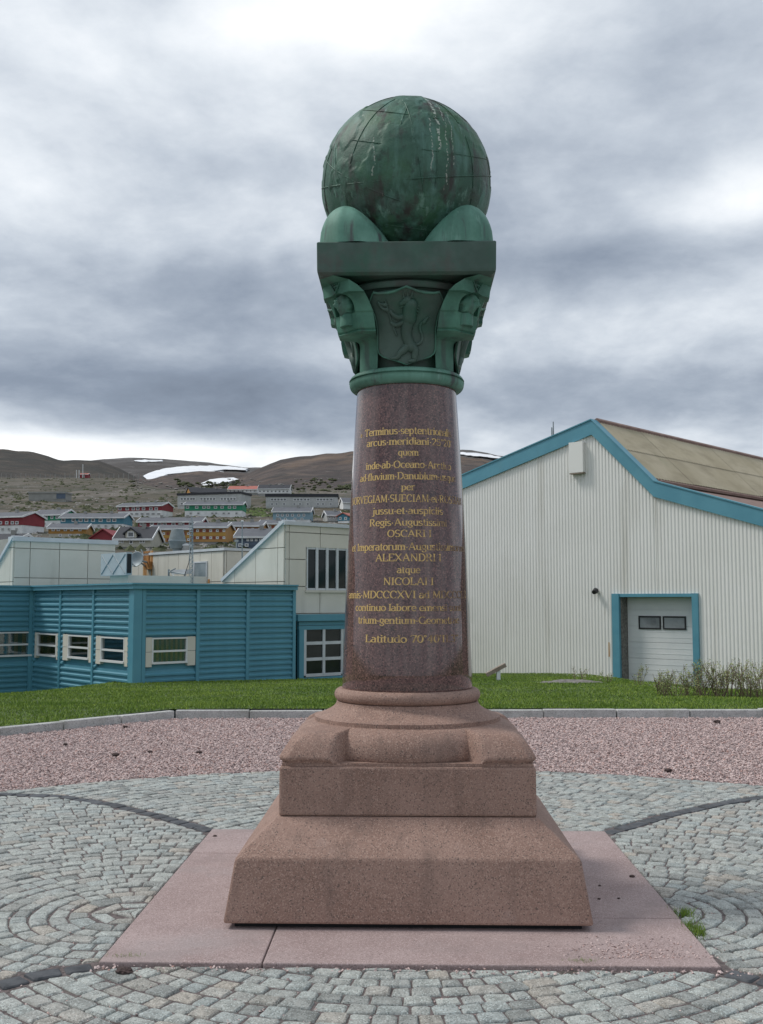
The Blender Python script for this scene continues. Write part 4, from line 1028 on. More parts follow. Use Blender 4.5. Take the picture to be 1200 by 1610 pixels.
def win_mesh(w_, h_, fm, pm):
    k = (round(w_, 2), round(h_, 2), fm, pm)
    if k not in WIN:
        a = MB(); t = .16
        a.box(-w_ / 2, w_ / 2, -.12, .05, -h_ / 2, -h_ / 2 + t); a.box(-w_ / 2, w_ / 2, -.12, .05, h_ / 2 - t, h_ / 2); a.box(-w_ / 2, -w_ / 2 + t, -.12, .05, -h_ / 2 + t, h_ / 2 - t); a.box(w_ / 2 - t, w_ / 2, -.12, .05, -h_ / 2 + t, h_ / 2 - t)
        b = MB(); b.box(-w_ / 2 + t, w_ / 2 - t, -.05, .05, -h_ / 2 + t, h_ / 2 - t)
        WIN[k] = (a.mesh('window', PAINT[fm]), b.mesh('pane', PAINT[pm] if pm in PAINT else MT[pm]))
    return WIN[k]
def house(name, label, x0, x1, ridge, eave, wallb, base, yaw=8, depth=9, wall='dark red', roof='roof grey', found='house white', wins=(), cat='house', gable=False, trim=True, Yf=None, pane='curtained pane', stilts=False, flat=False, bands=()):
    """x0..x1, ridge, eave, wallb and base are where the front wall shows in the photo; yaw > 0 turns its right end nearer"""
    Y = Yf or town_Y(base); A = at(x0, base, Y); fr = Frame((A.x, A.y, 0), -R(yaw))
    L_, _ = fr.hit(x1, base); ze = fr.hit(x0, eave)[1]; zw = fr.hit(x0, wallb)[1]; zb = fr.hit(x0, base)[1] ; zr = max(ze + .4, fr.hit((x0 + x1) / 2, ridge, 'y', depth / 2 if not gable else 0)[1])
    t = thing(name, label, cat, (A.x, A.y, zb), -R(yaw)); z = lambda q: q - zb
    wm = PAINT[wall]
    if flat:
        MB().box(0, L_, 0, depth, z(zw), z(ze)).build('wall', wm, t); MB().box(-.3, L_ + .3, -.3, depth + .3, z(ze), z(zr)).build('roof', PAINT[roof], t)
    elif gable:
        MB().prism_y([(0, z(zw)), (L_, z(zw)), (L_, z(ze)), (L_ / 2, z(zr) - .1), (0, z(ze))], 0, depth).build('wall', wm, t)
        rf = MB()
        for s_ in (0, 1):
            xe, sg = (-.4, 1) if s_ == 0 else (L_ + .4, -1); k = (zr - ze) / (L_ / 2)
            rf.prism_y([(xe, z(ze) - .4 * k + .02), (L_ / 2, z(zr) + .02), (L_ / 2, z(zr) + .3), (xe, z(ze) - .4 * k + .3)], -.4, depth + .4)
        rf.build('roof', PAINT[roof], t)
    else:
        MB().prism_x([(0, z(zw)), (depth, z(zw)), (depth, z(ze)), (depth / 2, z(zr) - .1), (0, z(ze))], 0, L_).build('wall', wm, t)
        rf = MB(); k = (zr - ze) / (depth / 2)
        for ye, yr in ((-.5, depth / 2), (depth + .5, depth / 2)):
            rf.prism_x([(ye, z(ze) - .5 * k + .03), (yr, z(zr) + .03), (yr, z(zr) + .3), (ye, z(ze) - .5 * k + .3)], -.4, L_ + .4)
        ro_ = rf.build('roof', PAINT[roof], t)
        for q in ((.3, .72) if L_ > 16 else (.6,)):
            MB().box(L_ * q, L_ * q + .7, depth / 2 - .9, depth / 2 - .2, z(zr) - .8, z(zr) + .85).build('chimney', PAINT['concrete'], ro_)
        if trim:
            MB().box(-.45, L_ + .45, -.62, -.5, z(ze) - .5 * k - .12, z(ze) - .5 * k + .28).build('fascia', PAINT['window trim'], t)
            for q in (-.47, L_ + .35):
                bb = MB()
                for ye, yr in ((-.5, depth / 2), (depth + .5, depth / 2)): bb.prism_x([(ye, z(ze) - .5 * k - .15), (yr, z(zr) - .15), (yr, z(zr) + .34), (ye, z(ze) - .5 * k + .34)], q, q + .12)
                bb.build('verge_board', PAINT['window trim'], t)
    if stilts:
        for i in range(int(L_ / 3.2) + 1): MB().box(i * L_ / (int(L_ / 3.2)) - .15, i * L_ / (int(L_ / 3.2)) + .15, .1, .4, -4, z(zw)).build('stilt', PAINT['concrete'], t)
    elif zw - zb > .2 or True:
        MB().box(.12, L_ - .12, .12, depth - .12, -4.5, z(zw)).build('foundation', PAINT[found], t)
    for m_, ya, yb in bands:
        za, zb2 = fr.hit(x0, ya)[1], fr.hit(x0, yb)[1]; MB().box(-.02, L_ + .02, -.09, .02, z(zb2), z(za)).build('wall_band', PAINT[m_], t)
    for row in wins:
        yc, hpx, wpx, xs = row[:4]; fm = row[4] if len(row) > 4 else 'window trim'; pm = row[5] if len(row) > 5 else pane
        if isinstance(xs, int): xs = [x0 + (x1 - x0) * (i + .5) / xs for i in range(xs)]
        for i, xq in enumerate(xs):
            s_, zc_ = fr.hit(xq, yc); w_ = abs(fr.hit(xq + wpx / 2, yc)[0] - fr.hit(xq - wpx / 2, yc)[0]); h_ = abs(fr.hit(xq, yc - hpx / 2)[1] - fr.hit(xq, yc + hpx / 2)[1])
            a, b = win_mesh(w_, h_, fm, pm); wo_ = obj('window', a, t, (s_, 0, z(zc_))); obj('pane', b, wo_)
    t['_f'] = 1; del t['_f']
    return t, fr, z
T = 'window trim'
house('row_house', 'dark red row house with white base at the far left edge', -60, 35, 808, 815, 828, 838, 20, 9, 'dark red', wins=[(822, 5, 5, [-45, -32, -20, -8, 1, 11, 20, 27]), (832, 3.5, 3, [-40, -25, -10, 4, 14, 26], 'pale grey')])
house('row_house', 'green row house with white base behind the blue long house', 50, 96, 803, 810, 819, 829, 14, 10, 'green', wins=[(813.5, 5, 4, [57, 65, 73, 82, 90]), (823, 3, 3, [58, 70, 84], 'pale grey')])
house('row_house', 'long teal blue row house with white base and dark grey roof', 95, 194, 808.5, 814, 824, 831, 3, 9, 'teal blue', wins=[(818, 5, 6, [100, 116, 127, 136, 146.5, 158.5, 171, 180]), (827, 3, 4, 9, 'pale grey')])
house('house', 'ochre yellow house with dark roof below the blue row house', 76, 135, 825, 830.5, 839, 846, -4, 8, 'ochre', 'roof grey', 'cream', wins=[(833, 4, 5, [84, 92, 103, 113, 126]), (841.5, 4, 5, [95, 110, 123])])
house('shed', 'dark red gabled shed beside the grey gabled house', 143, 181, 833, 846, 851, 853, 6, 10, 'dark red', 'dark red', 'concrete', gable=True, cat='shed')
house('row_house', 'upper dark red row house standing on stilts with white base', 185, 254, 791.5, 796.5, 804, 812, 16, 9, 'dark red', stilts=False, wins=[(800, 4.5, 5, [189, 200.5, 210, 217, 226, 237.5, 246]), (808, 2.5, 5, 8, 'pale grey')])
house('row_house', 'long low dark red row house behind the orange terrace', 217, 316, 815, 820.5, 830, 834, 2, 9, 'dark red', wins=[(824, 4.5, 6, [223, 239, 251, 259, 273, 287, 300, 311])])
house('row_house', 'long green row house on stilts with white lower floor', 290, 381, 790, 793.5, 803, 812, 2, 9, 'green', wins=[(797.5, 4, 5, [295, 309.5, 321, 328, 339, 349.5, 361, 369]), (807, 2.5, 3.5, [300, 312, 334, 340, 352, 360, 372], 'pale grey')])
house('apartment_block', 'long pale grey apartment block above the green row house', 279, 378, 776.5, 779, 795, 800, 16, 11, 'pale grey', 'roof dark', 'pale grey', flat=True, cat='apartment block', wins=[(784.5, 4, 4.5, [286, 291, 296, 301, 305, 317, 322, 327, 332, 337, 349, 354, 359, 364, 369]), (792, 3.5, 4.5, [286, 291, 317, 327, 354, 364])])
house('apartment_block', 'long pale grey apartment block on the right above the light blue house', 418, 531, 778.5, 781, 797, 800, -1, 11, 'pale grey', 'roof dark', 'pale grey', flat=True, cat='apartment block', wins=[(785.5, 4, 4.5, [428, 433, 438, 443, 448, 464, 469, 474, 480, 485, 500, 505, 510, 515, 521]), (792.5, 3.5, 4.5, [428, 435, 447, 463, 472, 484, 500, 508, 520])])
house('house', 'light blue house with grey roof below the right apartment block', 429, 488, 799, 804.5, 817, 822, 2, 9, 'sky blue', wins=[(810, 4, 4, [437, 444, 452, 460, 470, 478]), (816, 3.5, 4, [440, 449, 464, 475])])
house('house', 'ochre gabled house with long dark roof high on the left of the ridge street', 300, 358, 768, 774, 778, 780, -25, 10, 'ochre', 'roof dark', 'cream', trim=False, wins=[(776, 2, 3, 5)])
house('house', 'white house with red tiled roof beside the ochre gable', 359, 404, 765, 769.5, 775, 778, 3, 9, 'house white', 'roof red', 'concrete', wins=[(772, 2.6, 3, 7)])
house('house', 'white house with black roof at the top of the town', 406, 455, 763, 768.5, 776, 780, 3, 9, 'house white', 'roof dark', 'concrete', wins=[(772.5, 3, 3.5, 8)])
house('house', 'small pale grey house beside the blue house with red roof', 515, 537, 804.5, 810, 819, 822, -14, 8, 'pale grey', 'roof grey', 'concrete', wins=[(814, 3.5, 3.5, 3)])
house('house', 'small blue gabled house with red roof near the column', 531, 548, 807, 812, 819, 823, 28, 9, 'teal blue', 'roof red', 'house white', gable=True, wins=[(815, 4, 4, 2)])
house('house', 'plain white gabled house on the slope right next to the column', 540, 575, 784, 790, 800, 803, -12, 9, 'house white', 'roof grey', 'concrete', wins=[])
OW = [(0, 'red shutter')]
def terrace(label, x0, x1, ridge, eave, base, rows, n, bands):
    w_ = []
    for y in rows:
        w_.append((y, 4, 3.6, [x0 + (x1 - x0) * (i + .5) / n for i in range(0, n, 2)], 'red shutter', 'red shutter')); w_.append((y, 4, 4, [x0 + (x1 - x0) * (i + .5) / n for i in range(1, n, 2)]))
    house('terrace_house', label, x0, x1, ridge, eave, base - 4, base, 2, 9, 'orange', 'roof grey', 'concrete', wins=w_, trim=True, bands=bands, cat='terrace house')
terrace('orange terrace house half hidden behind the big roof vent', 235, 300, 827.5, 832, 856, [839, 848.5], 10, [('balcony orange', 841.8, 845.6)])
terrace('orange terrace house with two rows of shuttered windows right of the mast', 303, 355, 823.5, 829, 856, [834.5, 845.5], 10, [('balcony orange', 837.4, 842.6)])
terrace('orange terrace house with ochre balcony front behind the blue house', 357, 411, 822, 827, 852, [832, 841], 10, [('balcony orange', 835, 839)])
terrace('short orange terrace house at the right end of the terrace', 408, 446, 819, 823.5, 838, [828.5], 8, [])
house('house', 'slate blue house with grey roof in front of the orange terrace', 371, 424, 833.5, 844, 858, 864, 3, 9, 'slate blue', 'roof grey', 'slate blue', wins=[(849, 4, 4, [390, 396, 403, 410, 418]), (857, 5, 6, [378, 388])], trim=True)
house('house', 'plum coloured house with white verges at the far left edge', -30, 22, 842, 851, 862, 872, 10, 8, 'plum', 'roof dark', 'plum', wins=[(856, 4, 4, [-20, -10, 3, 9, 15]), (866, 4, 5, [-18, 2, 12])])
t, fr, z = house('house', 'pale grey villa with dark roof and gabled dormer over white windows', 181, 237, 830.5, 847, 860, 864, 2, 9, 'cream', 'roof dark', 'concrete', wins=[(851.5, 5.5, 4.5, [187, 192.5, 222, 226]), (851.5, 8, 6, [206.5], T, 'glass')])
(s0, zb_), (s1, zt_), (_, zp) = fr.hit(198, 848), fr.hit(215, 838), fr.hit(206, 832)
MB().prism_y([(s0, z(zb_)), (s1, z(zb_)), (s1, z(zt_)), ((s0 + s1) / 2, z(zp)), (s0, z(zt_))], -.25, 4).build('dormer', PAINT['cream'], t)
rf = MB()
for a_, k in ((s0 - .5, 1), (s1 + .5, -1)): rf.prism_y([(a_, z(zt_) - .35), ((s0 + s1) / 2, z(zp) + .05), ((s0 + s1) / 2, z(zp) + .35), (a_, z(zt_) - .05)], -.5, 4)
rf.build('dormer_roof', PAINT['roof dark'], t)
a, b = win_mesh(1.25, 1.1, T, 'curtained pane'); sq_, zq = fr.hit(206.5, 840.5); o = obj('window', a, t, (sq_, -.26, z(zq))); obj('pane', b, o)
house('annex', 'dark annex joined to the right of the grey villa', 238, 254, 837, 838, 850, 853, 2, 7, 'plum', 'roof dark', 'concrete', flat=True, cat='annex')
house('concrete_shelter', 'grey blue concrete shelter cut into the stony moor', 45, 103, 774.5, 776, 786, 788, 4, 8, 'concrete', 'concrete', 'concrete', flat=True, cat='shelter', wins=[(780, 8, 14, [96], 'slate blue', 'slate blue')])
t, fr, z = house('cabin', 'small red cabin with white masts on the left skyline of the moor', 125, 138, 744.5, 746, 751.5, 752, 0, 8, 'dark red', 'roof red', 'concrete', cat='cabin', Yf=930, wins=[(748.5, 3, 3.5, [131])])
for xq, yt in ((120.5, 739), (124.5, 739), (130.5, 730)):
    p0, p1 = at(xq, 752, 925), at(xq, yt, 925); MB().tube([(p0.x, p0.y, p0.z - 4), tuple(p1)], .35, 6).build('mast', PAINT['window trim']); o = bpy.context.view_layer.objects
    mo = [q for q in bpy.data.objects if q.name.startswith('mast') and 'label' not in q][0]
    tag(mo, {120.5: 'left of the two short masts beside the red cabin', 124.5: 'short mast touching the left wall of the red cabin', 130.5: 'taller mast rising over the roof of the red cabin'}[xq], 'mast', 'masts at the red cabin')
for xq, yb_, yt_, lab in ((383, 800, 770, 'pale street pole at the right end of the left apartment block'), (481, 782, 763, 'thin pole standing beside the white house with black roof'), (543, 800, 776, 'thin pole on the slope left of the column'), (262, 800, 783, 'thin pole left of the pale apartment block'), (66, 812, 796, 'thin pole behind the green row house')):
    Yq = town_Y(yb_ - 3); p0, p1 = at(xq, yb_ + 2, Yq), at(xq, yt_, Yq); q = MB(); q.tube([p0 - p0, p1 - p0], .16, 6, .09); q.tube([p1 - p0, p1 - p0 + Vector((.9, -.5, .1))], .07, 5)
    tag(q.build('street_pole', PAINT['concrete'], None, False, tuple(p0)), lab, 'pole', 'poles among the houses')
# snow fence along the moor's edge
fen = thing('snow_fence', 'row of thin grey snow fence posts along the moor on the left', 'fence', tuple(at(60, 752, 935)))
for i in range(30):
    xq = 2 + i * 7.7; p = at(xq, 752, 930 + random.uniform(-8, 8)) - fen.location; h_ = random.uniform(3.0, 5.0)
    MB().box(p.x - .2, p.x + .2, p.y - .2, p.y + .2, p.z - 3, p.z + h_).build('post', PAINT['concrete'], fen)
# scattered dark dwarf birch and boulders on the slopes, one mass each
nbz = 1600; bx = rng.uniform(-60, 1000, nbz); by = 752 + rng.random(nbz) ** .8 * 112
V, F_ = [], []
def scatter(name, n, pxr, pyr, smin, smax, m, label, cat):
    V = []; T_ = []; RN = []
    q = 0
    for i in range(n):
        px, py = random.uniform(*pxr), random.uniform(*pyr)
        if fbm(np.array([px / 40. + len(name)]), np.array([py / 12.]), 3)[0] < -.05: continue
        Y = town_Y(py); p = at(px, py + .2 + 3 * fbm(np.array([px / 130]), np.array([Y / 120]), 4)[0] * min(1, Y / 400) * 2 + max(0, min(1, (px - 600) / 300)) * 14, Y); s_ = random.uniform(smin, smax)
        for _ in range(3):
            v = octv * np.array([random.uniform(.6, 1.4), random.uniform(.6, 1.4), random.uniform(.4, .8)]) * s_ + np.array([p.x + random.uniform(-s_, s_), p.y + random.uniform(-s_, s_), p.z - .2 * s_])
            V.append(v); T_.append(octf + q); q += 6; RN.append(np.full(6, random.random()))
    o = bulk(name, np.concatenate(V), np.concatenate(T_), m, np.concatenate(RN)); o['kind'] = 'stuff'; tag(o, label, cat)
MT['scrub'] = mat('dwarf birch scrub', (.035, .045, .016), (.065, .072, .028), .2, .95, 0, 1, space='World', rnd=.3)
MT['green_slope'] = mat('green slope herbs', (.07, .11, .025), (.11, .15, .04), .2, .95, 0, 1, space='World', rnd=.3)
scatter('scrub', 2600, (-60, 600), (752, 866), .6, 2.0, MT['scrub'], 'low dark scrub scattered over the town hillside', 'scrub')
scatter('boulders', 2200, (-60, 600), (752, 866), .3, 1.1, MT['rock'], 'pale boulders scattered over the town hillside', 'boulders')
scatter('green_growth', 500, (380, 440), (798, 822), .4, 1.2, MT['green_slope'], 'fresh green growth on the slope between the houses', 'growth')

# ================================================================== BLUE BUILDING
RA = R(41)
fb = Frame((at(213, 945, 27).x, 27, 0), RA)
ground_b = -1.9
blue = thing('blue_building', 'low flat roofed building clad in blue horizontal boards', 'building', (fb.P.x, fb.P.y, 0), RA)
zt = fb.hit(213, 916.5)[1]; zbd = fb.hit(213, 926)[1]
L1 = fb.hit(461, 930)[0]; D1 = fb.hit(55, 930, 'x')[0]; LX = -9.0
BW = .148
BM = {}
def board(parent, axis, s0, s1, z, off, sgn=1):
    """one lapped board of the cladding: bottom edge stands out"""
    key = (axis, round(s1 - s0, 3))
    if key not in BM:
        L_ = s1 - s0; prof_ = [(-.012, BW - .002), (.03, BW - .002), (.03, 0), (-.058, 0), (-.062, .045), (-.018, .075)]
        mb = MB()
        if axis == 'y': mb.prism_x(prof_, 0, L_)
        else: mb.loft([[(y, 0, z_) for y, z_ in prof_], [(y, L_, z_) for y, z_ in prof_]])
        BM[key] = mb.mesh('cladding_board', MT['blue'])
    return obj('cladding_board', BM[key], parent, (s0, off, z) if axis == 'y' else (off, s0, z))
core = MB(); core.prism_z([(.04, .04), (L1, .04), (L1, D1 + 14), (LX, D1 + 14), (LX, D1 + .04), (.04, D1 + .04)], ground_b, zbd); core.build('wall_core', MT['blue_trim'], blue)
def bays(axis, edges, off, holes, zlo=-1.75):
    nrow = int((zbd - zlo) / BW)
    for a_, b_ in zip(edges[:-1], edges[1:]):
        for r_ in range(nrow):
            z = zbd - (r_ + 1) * BW; segs = [(a_ + .055, b_ - .055)]
            for h0, h1, hz0, hz1 in holes:
                if z + BW > hz0 + .02 and z < hz1 - .02:
                    ns = []
                    for s0, s1 in segs:
                        if h1 <= s0 or h0 >= s1: ns.append((s0, s1))
                        else:
                            if h0 - s0 > .05: ns.append((s0, h0))
                            if s1 - h1 > .05: ns.append((h1, s1))
                    segs = ns
            for s0, s1 in segs: board(blue, axis, s0, s1, z, off)
    for e in edges:
        mb = MB(); mb.box(e - .05, e + .05, off - .075, off + .02, zlo, zbd) if axis == 'y' else mb.box(off - .075, off + .02, e - .05, e + .05, zlo, zbd); mb.build('batten', MT['blue_trim'], blue)
def hx(px, py=960): return fb.hit(px, py)[0]
def hy(px, py=960): return fb.hit(px, py, 'x')[0]
# windows: (glass x0,x1,y0,y1 ; surround x0,x1)
def blue_window(axis, off, gx0, gx1, gy0, gy1, sx0, sx1, curtain=True):
    hit = (lambda px, py: fb.hit(px, py, 'y', off)) if axis == 'y' else (lambda px, py: fb.hit(px, py, 'x', off))
    a_, zt_ = hit(gx0, gy0); b_, zb_ = hit(gx1, gy1); zt_ = hit((gx0 + gx1) / 2, gy0)[1]; zb_ = hit((gx0 + gx1) / 2, gy1)[1]; a_, b_ = min(a_, b_), max(a_, b_)
    s0, s1 = sorted((hit(sx0, gy0)[0], hit(sx1, gy0)[0]))
    bx_ = (lambda m_, u0, u1, d0, d1, z0, z1: m_.box(u0, u1, off + d0, off + d1, z0, z1)) if axis == 'y' else (lambda m_, u0, u1, d0, d1, z0, z1: m_.box(off + d0, off + d1, u0, u1, z0, z1))
    f = MB(); w_ = .038
    bx_(f, a_ - w_, b_ + w_, -.06, .05, zt_, zt_ + w_); bx_(f, a_ - w_, b_ + w_, -.085, .05, zb_ - w_ * 1.4, zb_); bx_(f, a_ - w_, a_, -.06, .05, zb_, zt_); bx_(f, b_, b_ + w_, -.06, .05, zb_, zt_)
    zm = (zt_ + zb_) / 2 - .02; bx_(f, a_, b_, -.05, .05, zm - .025, zm + .025)
    fo = f.build('window', MT['white_paint'], blue)
    p = MB(); bx_(p, a_, b_, -.012, .0, zb_, zm - .025); bx_(p, a_, b_, -.012, .0, zm + .025, zt_); p.build('pane', MT['glass_win'], fo)
    c = MB()
    ns = 14
    for i in range(ns):
        u0 = a_ + (b_ - a_) * i / ns; u1 = a_ + (b_ - a_) * (i + 1) / ns
        if random.random() < .72: bx_(c, u0, u1, .035 + .01 * (i % 2), .055 + .01 * (i % 2), zb_, zt_)
    if c.v: c.build('curtain', MT['curtain'], fo)
    for u0, u1 in ((s0, a_ - w_ - .004), (b_ + w_ + .004, s1)):
        if u1 - u0 > .06:
            zmid = zb_ + (zt_ - zb_) * .45
            for za, zb2 in ((zb_ - .12, zmid - .005), (zmid + .005, zt_ + .05)):
                q = MB(); bx_(q, u0, u1, -.055, .04, za, zb2); q.build('infill_panel', MT['beige'], blue)
    return (min(s0, a_ - w_), max(s1, b_ + w_), zb_ - .12, zt_ + .055)
def glasswin():
    m = bpy.data.materials.new('window glass'); m.use_nodes = True; t = m.node_tree; b = t.nodes['Principled BSDF']; out = t.nodes['Material Output']
    gl_ = N(t, 'ShaderNodeBsdfGlossy', Roughness=.04); tr = t.nodes.new('ShaderNodeBsdfTransparent'); tr.inputs[0].default_value = (.75, .8, .8, 1)
    mx = t.nodes.new('ShaderNodeMixShader'); fz = N(t, 'ShaderNodeFresnel', IOR=1.5)
    t.links.new(math_n(t, 'ADD', math_n(t, 'MULTIPLY', fz.outputs[0], 1.9), .08), mx.inputs[0]); t.links.new(tr.outputs[0], mx.inputs[1]); t.links.new(gl_.outputs[0], mx.inputs[2]); t.links.new(mx.outputs[0], out.inputs[0]); return m
MT['glass_win'] = glasswin()
rf_holes = [blue_window('y', 0, 240, 291, 1004.5, 1040, 228, 306)]
lf_holes = [blue_window('x', 0, 162.5, 197, 1004, 1038.5, 154, 204), blue_window('x', 0, 111, 141, 1001, 1033, 102, 146.5), blue_window('x', 0, 62, 90, 998, 1029, 58, 94)]
dfar = D1
fl_holes = [blue_window('y', dfar, -40, 47, 996, 1030, -60, 51)]
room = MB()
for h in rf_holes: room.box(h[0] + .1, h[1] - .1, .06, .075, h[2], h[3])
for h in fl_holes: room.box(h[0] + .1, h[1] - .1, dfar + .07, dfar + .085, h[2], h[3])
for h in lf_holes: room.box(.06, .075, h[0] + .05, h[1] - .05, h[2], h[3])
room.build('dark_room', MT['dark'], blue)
bays('y', [.22, hx(310), hx(388), L1], 0, rf_holes); bays('x', [.15, hy(150), hy(98), D1 - .06], 0, lf_holes)
bays('y', [LX, -5.4, -.13], D1, fl_holes)
MB().box(-.09, .15, -.09, .10, ground_b, zbd).build('corner_post', MT['blue_trim'], blue)
MB().box(.165, .215, -.08, .03, ground_b, zbd).build('corner_trim', MT['blue_trim'], blue)
rfm = MB()
rfm.prism_z([(-.16, -.16), (L1 + .05, -.16), (L1 + .05, D1 + 14), (LX, D1 + 14), (LX, D1 - .16), (-.16, D1 - .16)], zbd + .002, zt - .045); rfm.build('roof_fascia', MT['blue_trim'], blue)
rfm = MB(); rfm.prism_z([(-.20, -.20), (L1 + .05, -.20), (L1 + .05, D1 + 14), (LX, D1 + 14), (LX, D1 - .20), (-.20, D1 - .20)], zt - .042, zt); rfm.build('roof_flashing', MT['blue_trim'], blue)

# ================================================================== BEIGE UPPER BUILDING
def panels(parent, fr, axis, off, outline, pw, ph, s_off=0, z_off=0, th=.05, m='beige', holes=()):
    """fibre panels, each its own piece, clipped to a wall outline given in (along, z)"""
    xs = [p[0] for p in outline]; zs = [p[1] for p in outline]
    def prism(mb, poly, d0, d1):
        if axis == 'y': mb.loft([[(x, off + d0, z) for x, z in poly], [(x, off + d1, z) for x, z in poly]])
        else: mb.loft([[(off + d0, x, z) for x, z in poly], [(off + d1, x, z) for x, z in poly]])
    i0, i1 = math.floor((min(xs) - s_off) / pw), math.ceil((max(xs) - s_off) / pw); j0, j1 = math.floor((min(zs) - z_off) / ph), math.ceil((max(zs) - z_off) / ph)
    for i in range(i0, i1):
        for j in range(j0, j1):
            a_, b_, c_, d_ = s_off + i * pw + .011, s_off + (i + 1) * pw - .011, z_off + j * ph + .011, z_off + (j + 1) * ph - .011
            skip = False
            for h in holes:
                if a_ > h[0] - .03 and b_ < h[1] + .03 and c_ > h[2] - .03 and d_ < h[3] + .03: skip = True
            if skip: continue
            parts = [[(a_, c_), (b_, c_), (b_, d_), (a_, d_)]]
            for h in holes:
                nxt = []
                for p in parts:
                    pa, pb, pc, pd = min(q[0] for q in p), max(q[0] for q in p), min(q[1] for q in p), max(q[1] for q in p)
                    if pb <= h[0] or pa >= h[1] or pd <= h[2] or pc >= h[3]: nxt.append(p); continue
                    for q0, q1, q2, q3 in ((pa, min(pb, h[0]), pc, pd), (max(pa, h[1]), pb, pc, pd), (max(pa, h[0]), min(pb, h[1]), pc, min(pd, h[2])), (max(pa, h[0]), min(pb, h[1]), max(pc, h[3]), pd)):
                        if q1 - q0 > .02 and q3 - q2 > .02: nxt.append([(q0, q2), (q1, q2), (q1, q3), (q0, q3)])
                parts = nxt
            for p in parts:
                p = clip_convex(p, outline)
                if len(p) < 3 or abs(area(p)) < .01: continue
                mb = MB(); prism(mb, p, -th, 0); mb.build('panel', MT[m], parent)
# right block: wedge wall plus windowed wall, stands at the blue building's right end
frb = Frame((at(448, 900, 31.2).x, 31.2, 0), RA)
rb = thing('beige_building', 'beige panelled building with sloping parapet and tall dark windows beside the column', 'building', (frb.P.x, frb.P.y, 0), RA)
zc = frb.hit(448, 822)[1]; sw, zw = frb.hit(353, 914, 'x')[0], frb.hit(353, 914, 'x')[1]
LR = frb.hit(612, 900)[0]
wx0, wx1 = frb.hit(481, 900)[0], frb.hit(560, 900)[0]; wz1, wz0 = frb.hit(500, 861)[1], frb.hit(500, 928)[1]
mb = MB(); mb.loft([[(0, y, z) for y, z in ((9, -2.5), (9, 0), (sw, zw), (.0, zc), (.0, -2.5))], [(.3, y, z) for y, z in ((9, -2.5), (9, 0), (sw, zw), (.0, zc), (.0, -2.5))]])
pw_ = frb.hit(505, 900)[0] - frb.hit(480, 900)[0]
panels(rb, frb, 'y', 0, [(0, -2), (LR, -2), (LR, zc), (0, zc)], 1.15, .80, .12, zc - .27 - 8, holes=[(wx0, wx1, wz0, wz1)])
o_ = [(-.0, -1.0), (sw, -1.0), (sw, zw), (0, zc)]
MB().loft([[(-.02, y, z) for y, z in o_], [(.0, y, z) for y, z in o_]])
panels(rb, frb, 'x', 0, o_, 1.15, 1.0, .3, zw - .05)
body = MB(); body.loft([[(0.001, y, z) for y, z in ((0.02, -2), (sw - .02, -2), (sw - .02, zw - .02), (.02, zc - .02))], [(LR - .02, y, z) for y, z in ((0.02, -2), (sw - .02, -2), (sw - .02, zw - .02), (.02, zc - .02))]]); body.build('wall', MT['beige_dark'], rb)
cap = MB(); nrm = Vector((zc - zw, sw)).normalized() * .10
cap.loft([[(x, y, z) for y, z in ((-.08, zc), (sw, zw - .02), (sw + nrm.x, zw + nrm.y - .02), (-.08 + nrm.x, zc + nrm.y))] for x in (-.12, .35)]); cap.build('sloping_coping', MT['trim_grey'], rb)
MB().box(-.10, LR, -.11, .2, zc - .06, zc + .05).build('coping', MT['trim_grey'], rb)
# tall windows
wn = MB(); wn.box(wx0, wx1, -.03, .02, wz0, wz0 + .06); wn.box(wx0, wx1, -.03, .02, wz1 - .06, wz1)
nmul = 5
for i in range(nmul + 1):
    u = wx0 + (wx1 - wx0) * i / nmul; wn.box(u - .045, u + .045, -.05, .02, wz0, wz1)
wno = wn.build('window', MT['trim_grey'], rb)
for i in range(nmul):
    a_, b_ = wx0 + (wx1 - wx0) * i / nmul + .045, wx0 + (wx1 - wx0) * (i + 1) / nmul - .045; MB().box(a_, b_, -.012, .01, wz0 + .06, wz1 - .06).build('pane', MT['glass'], wno)
MB().box(wx0 - .06, wx1, -.10, -.0, wz0 - .07, wz0).build('window_sill', MT['beige'], rb)
# blue entrance with gridded window in front of it
fe = Frame(tuple(frb.P - frb.n * .5), RA)
en = thing('entrance_porch', 'blue framed porch with gridded dark window beside the column', 'porch', (fe.P.x, fe.P.y, 0), RA)
e0, e1 = fe.hit(469.5, 970)[0], fe.hit(600, 970)[0]; ez1, ez2 = fe.hit(480, 966)[1], fe.hit(480, 990)[1]; eb = -1.9
g0, g1, gz1, gz0 = fe.hit(479, 985)[0], fe.hit(537.5, 985)[0], fe.hit(500, 986)[1], fe.hit(500, 1061)[1]
MB().box(e0, e1, .06, .44, eb, ez2).build('wall', MT['dark'], en)
MB().box(e0 - .12, e1, -.14, .42, ez2 + .25, ez1).build('roof_fascia', MT['blue_trim'], en)
for k in range(2): MB().box(e0 - .02, e1, -.05, .05, ez2 + .125 * k, ez2 + .125 * (k + 1) - .012).build('cladding_board', MT['blue'], en)
MB().box(e0, g0 - .05, -.05, .44, eb, ez2 - .003).build('door_post', MT['blue_trim'], en)
MB().box(g1 + .02, e1, -.04, .44, eb, ez2 - .003).build('infill_panel', MT['white_paint'], en)
MB().box(g0 - .05, g1 + .02, -.05, .44, eb, gz0 - .06).build('apron_panel', MT['blue_trim'], en)
wn = MB(); T_ = .045
for i in range(3): u = g0 + (g1 - g0) * i / 2; wn.box(u - T_, u + T_, -.04, .05, gz0, gz1)
for j in range(4): zz = gz0 + (gz1 - gz0) * j / 3; wn.box(g0 + T_, g1 - T_, -.035, .05, zz - T_, zz + T_)
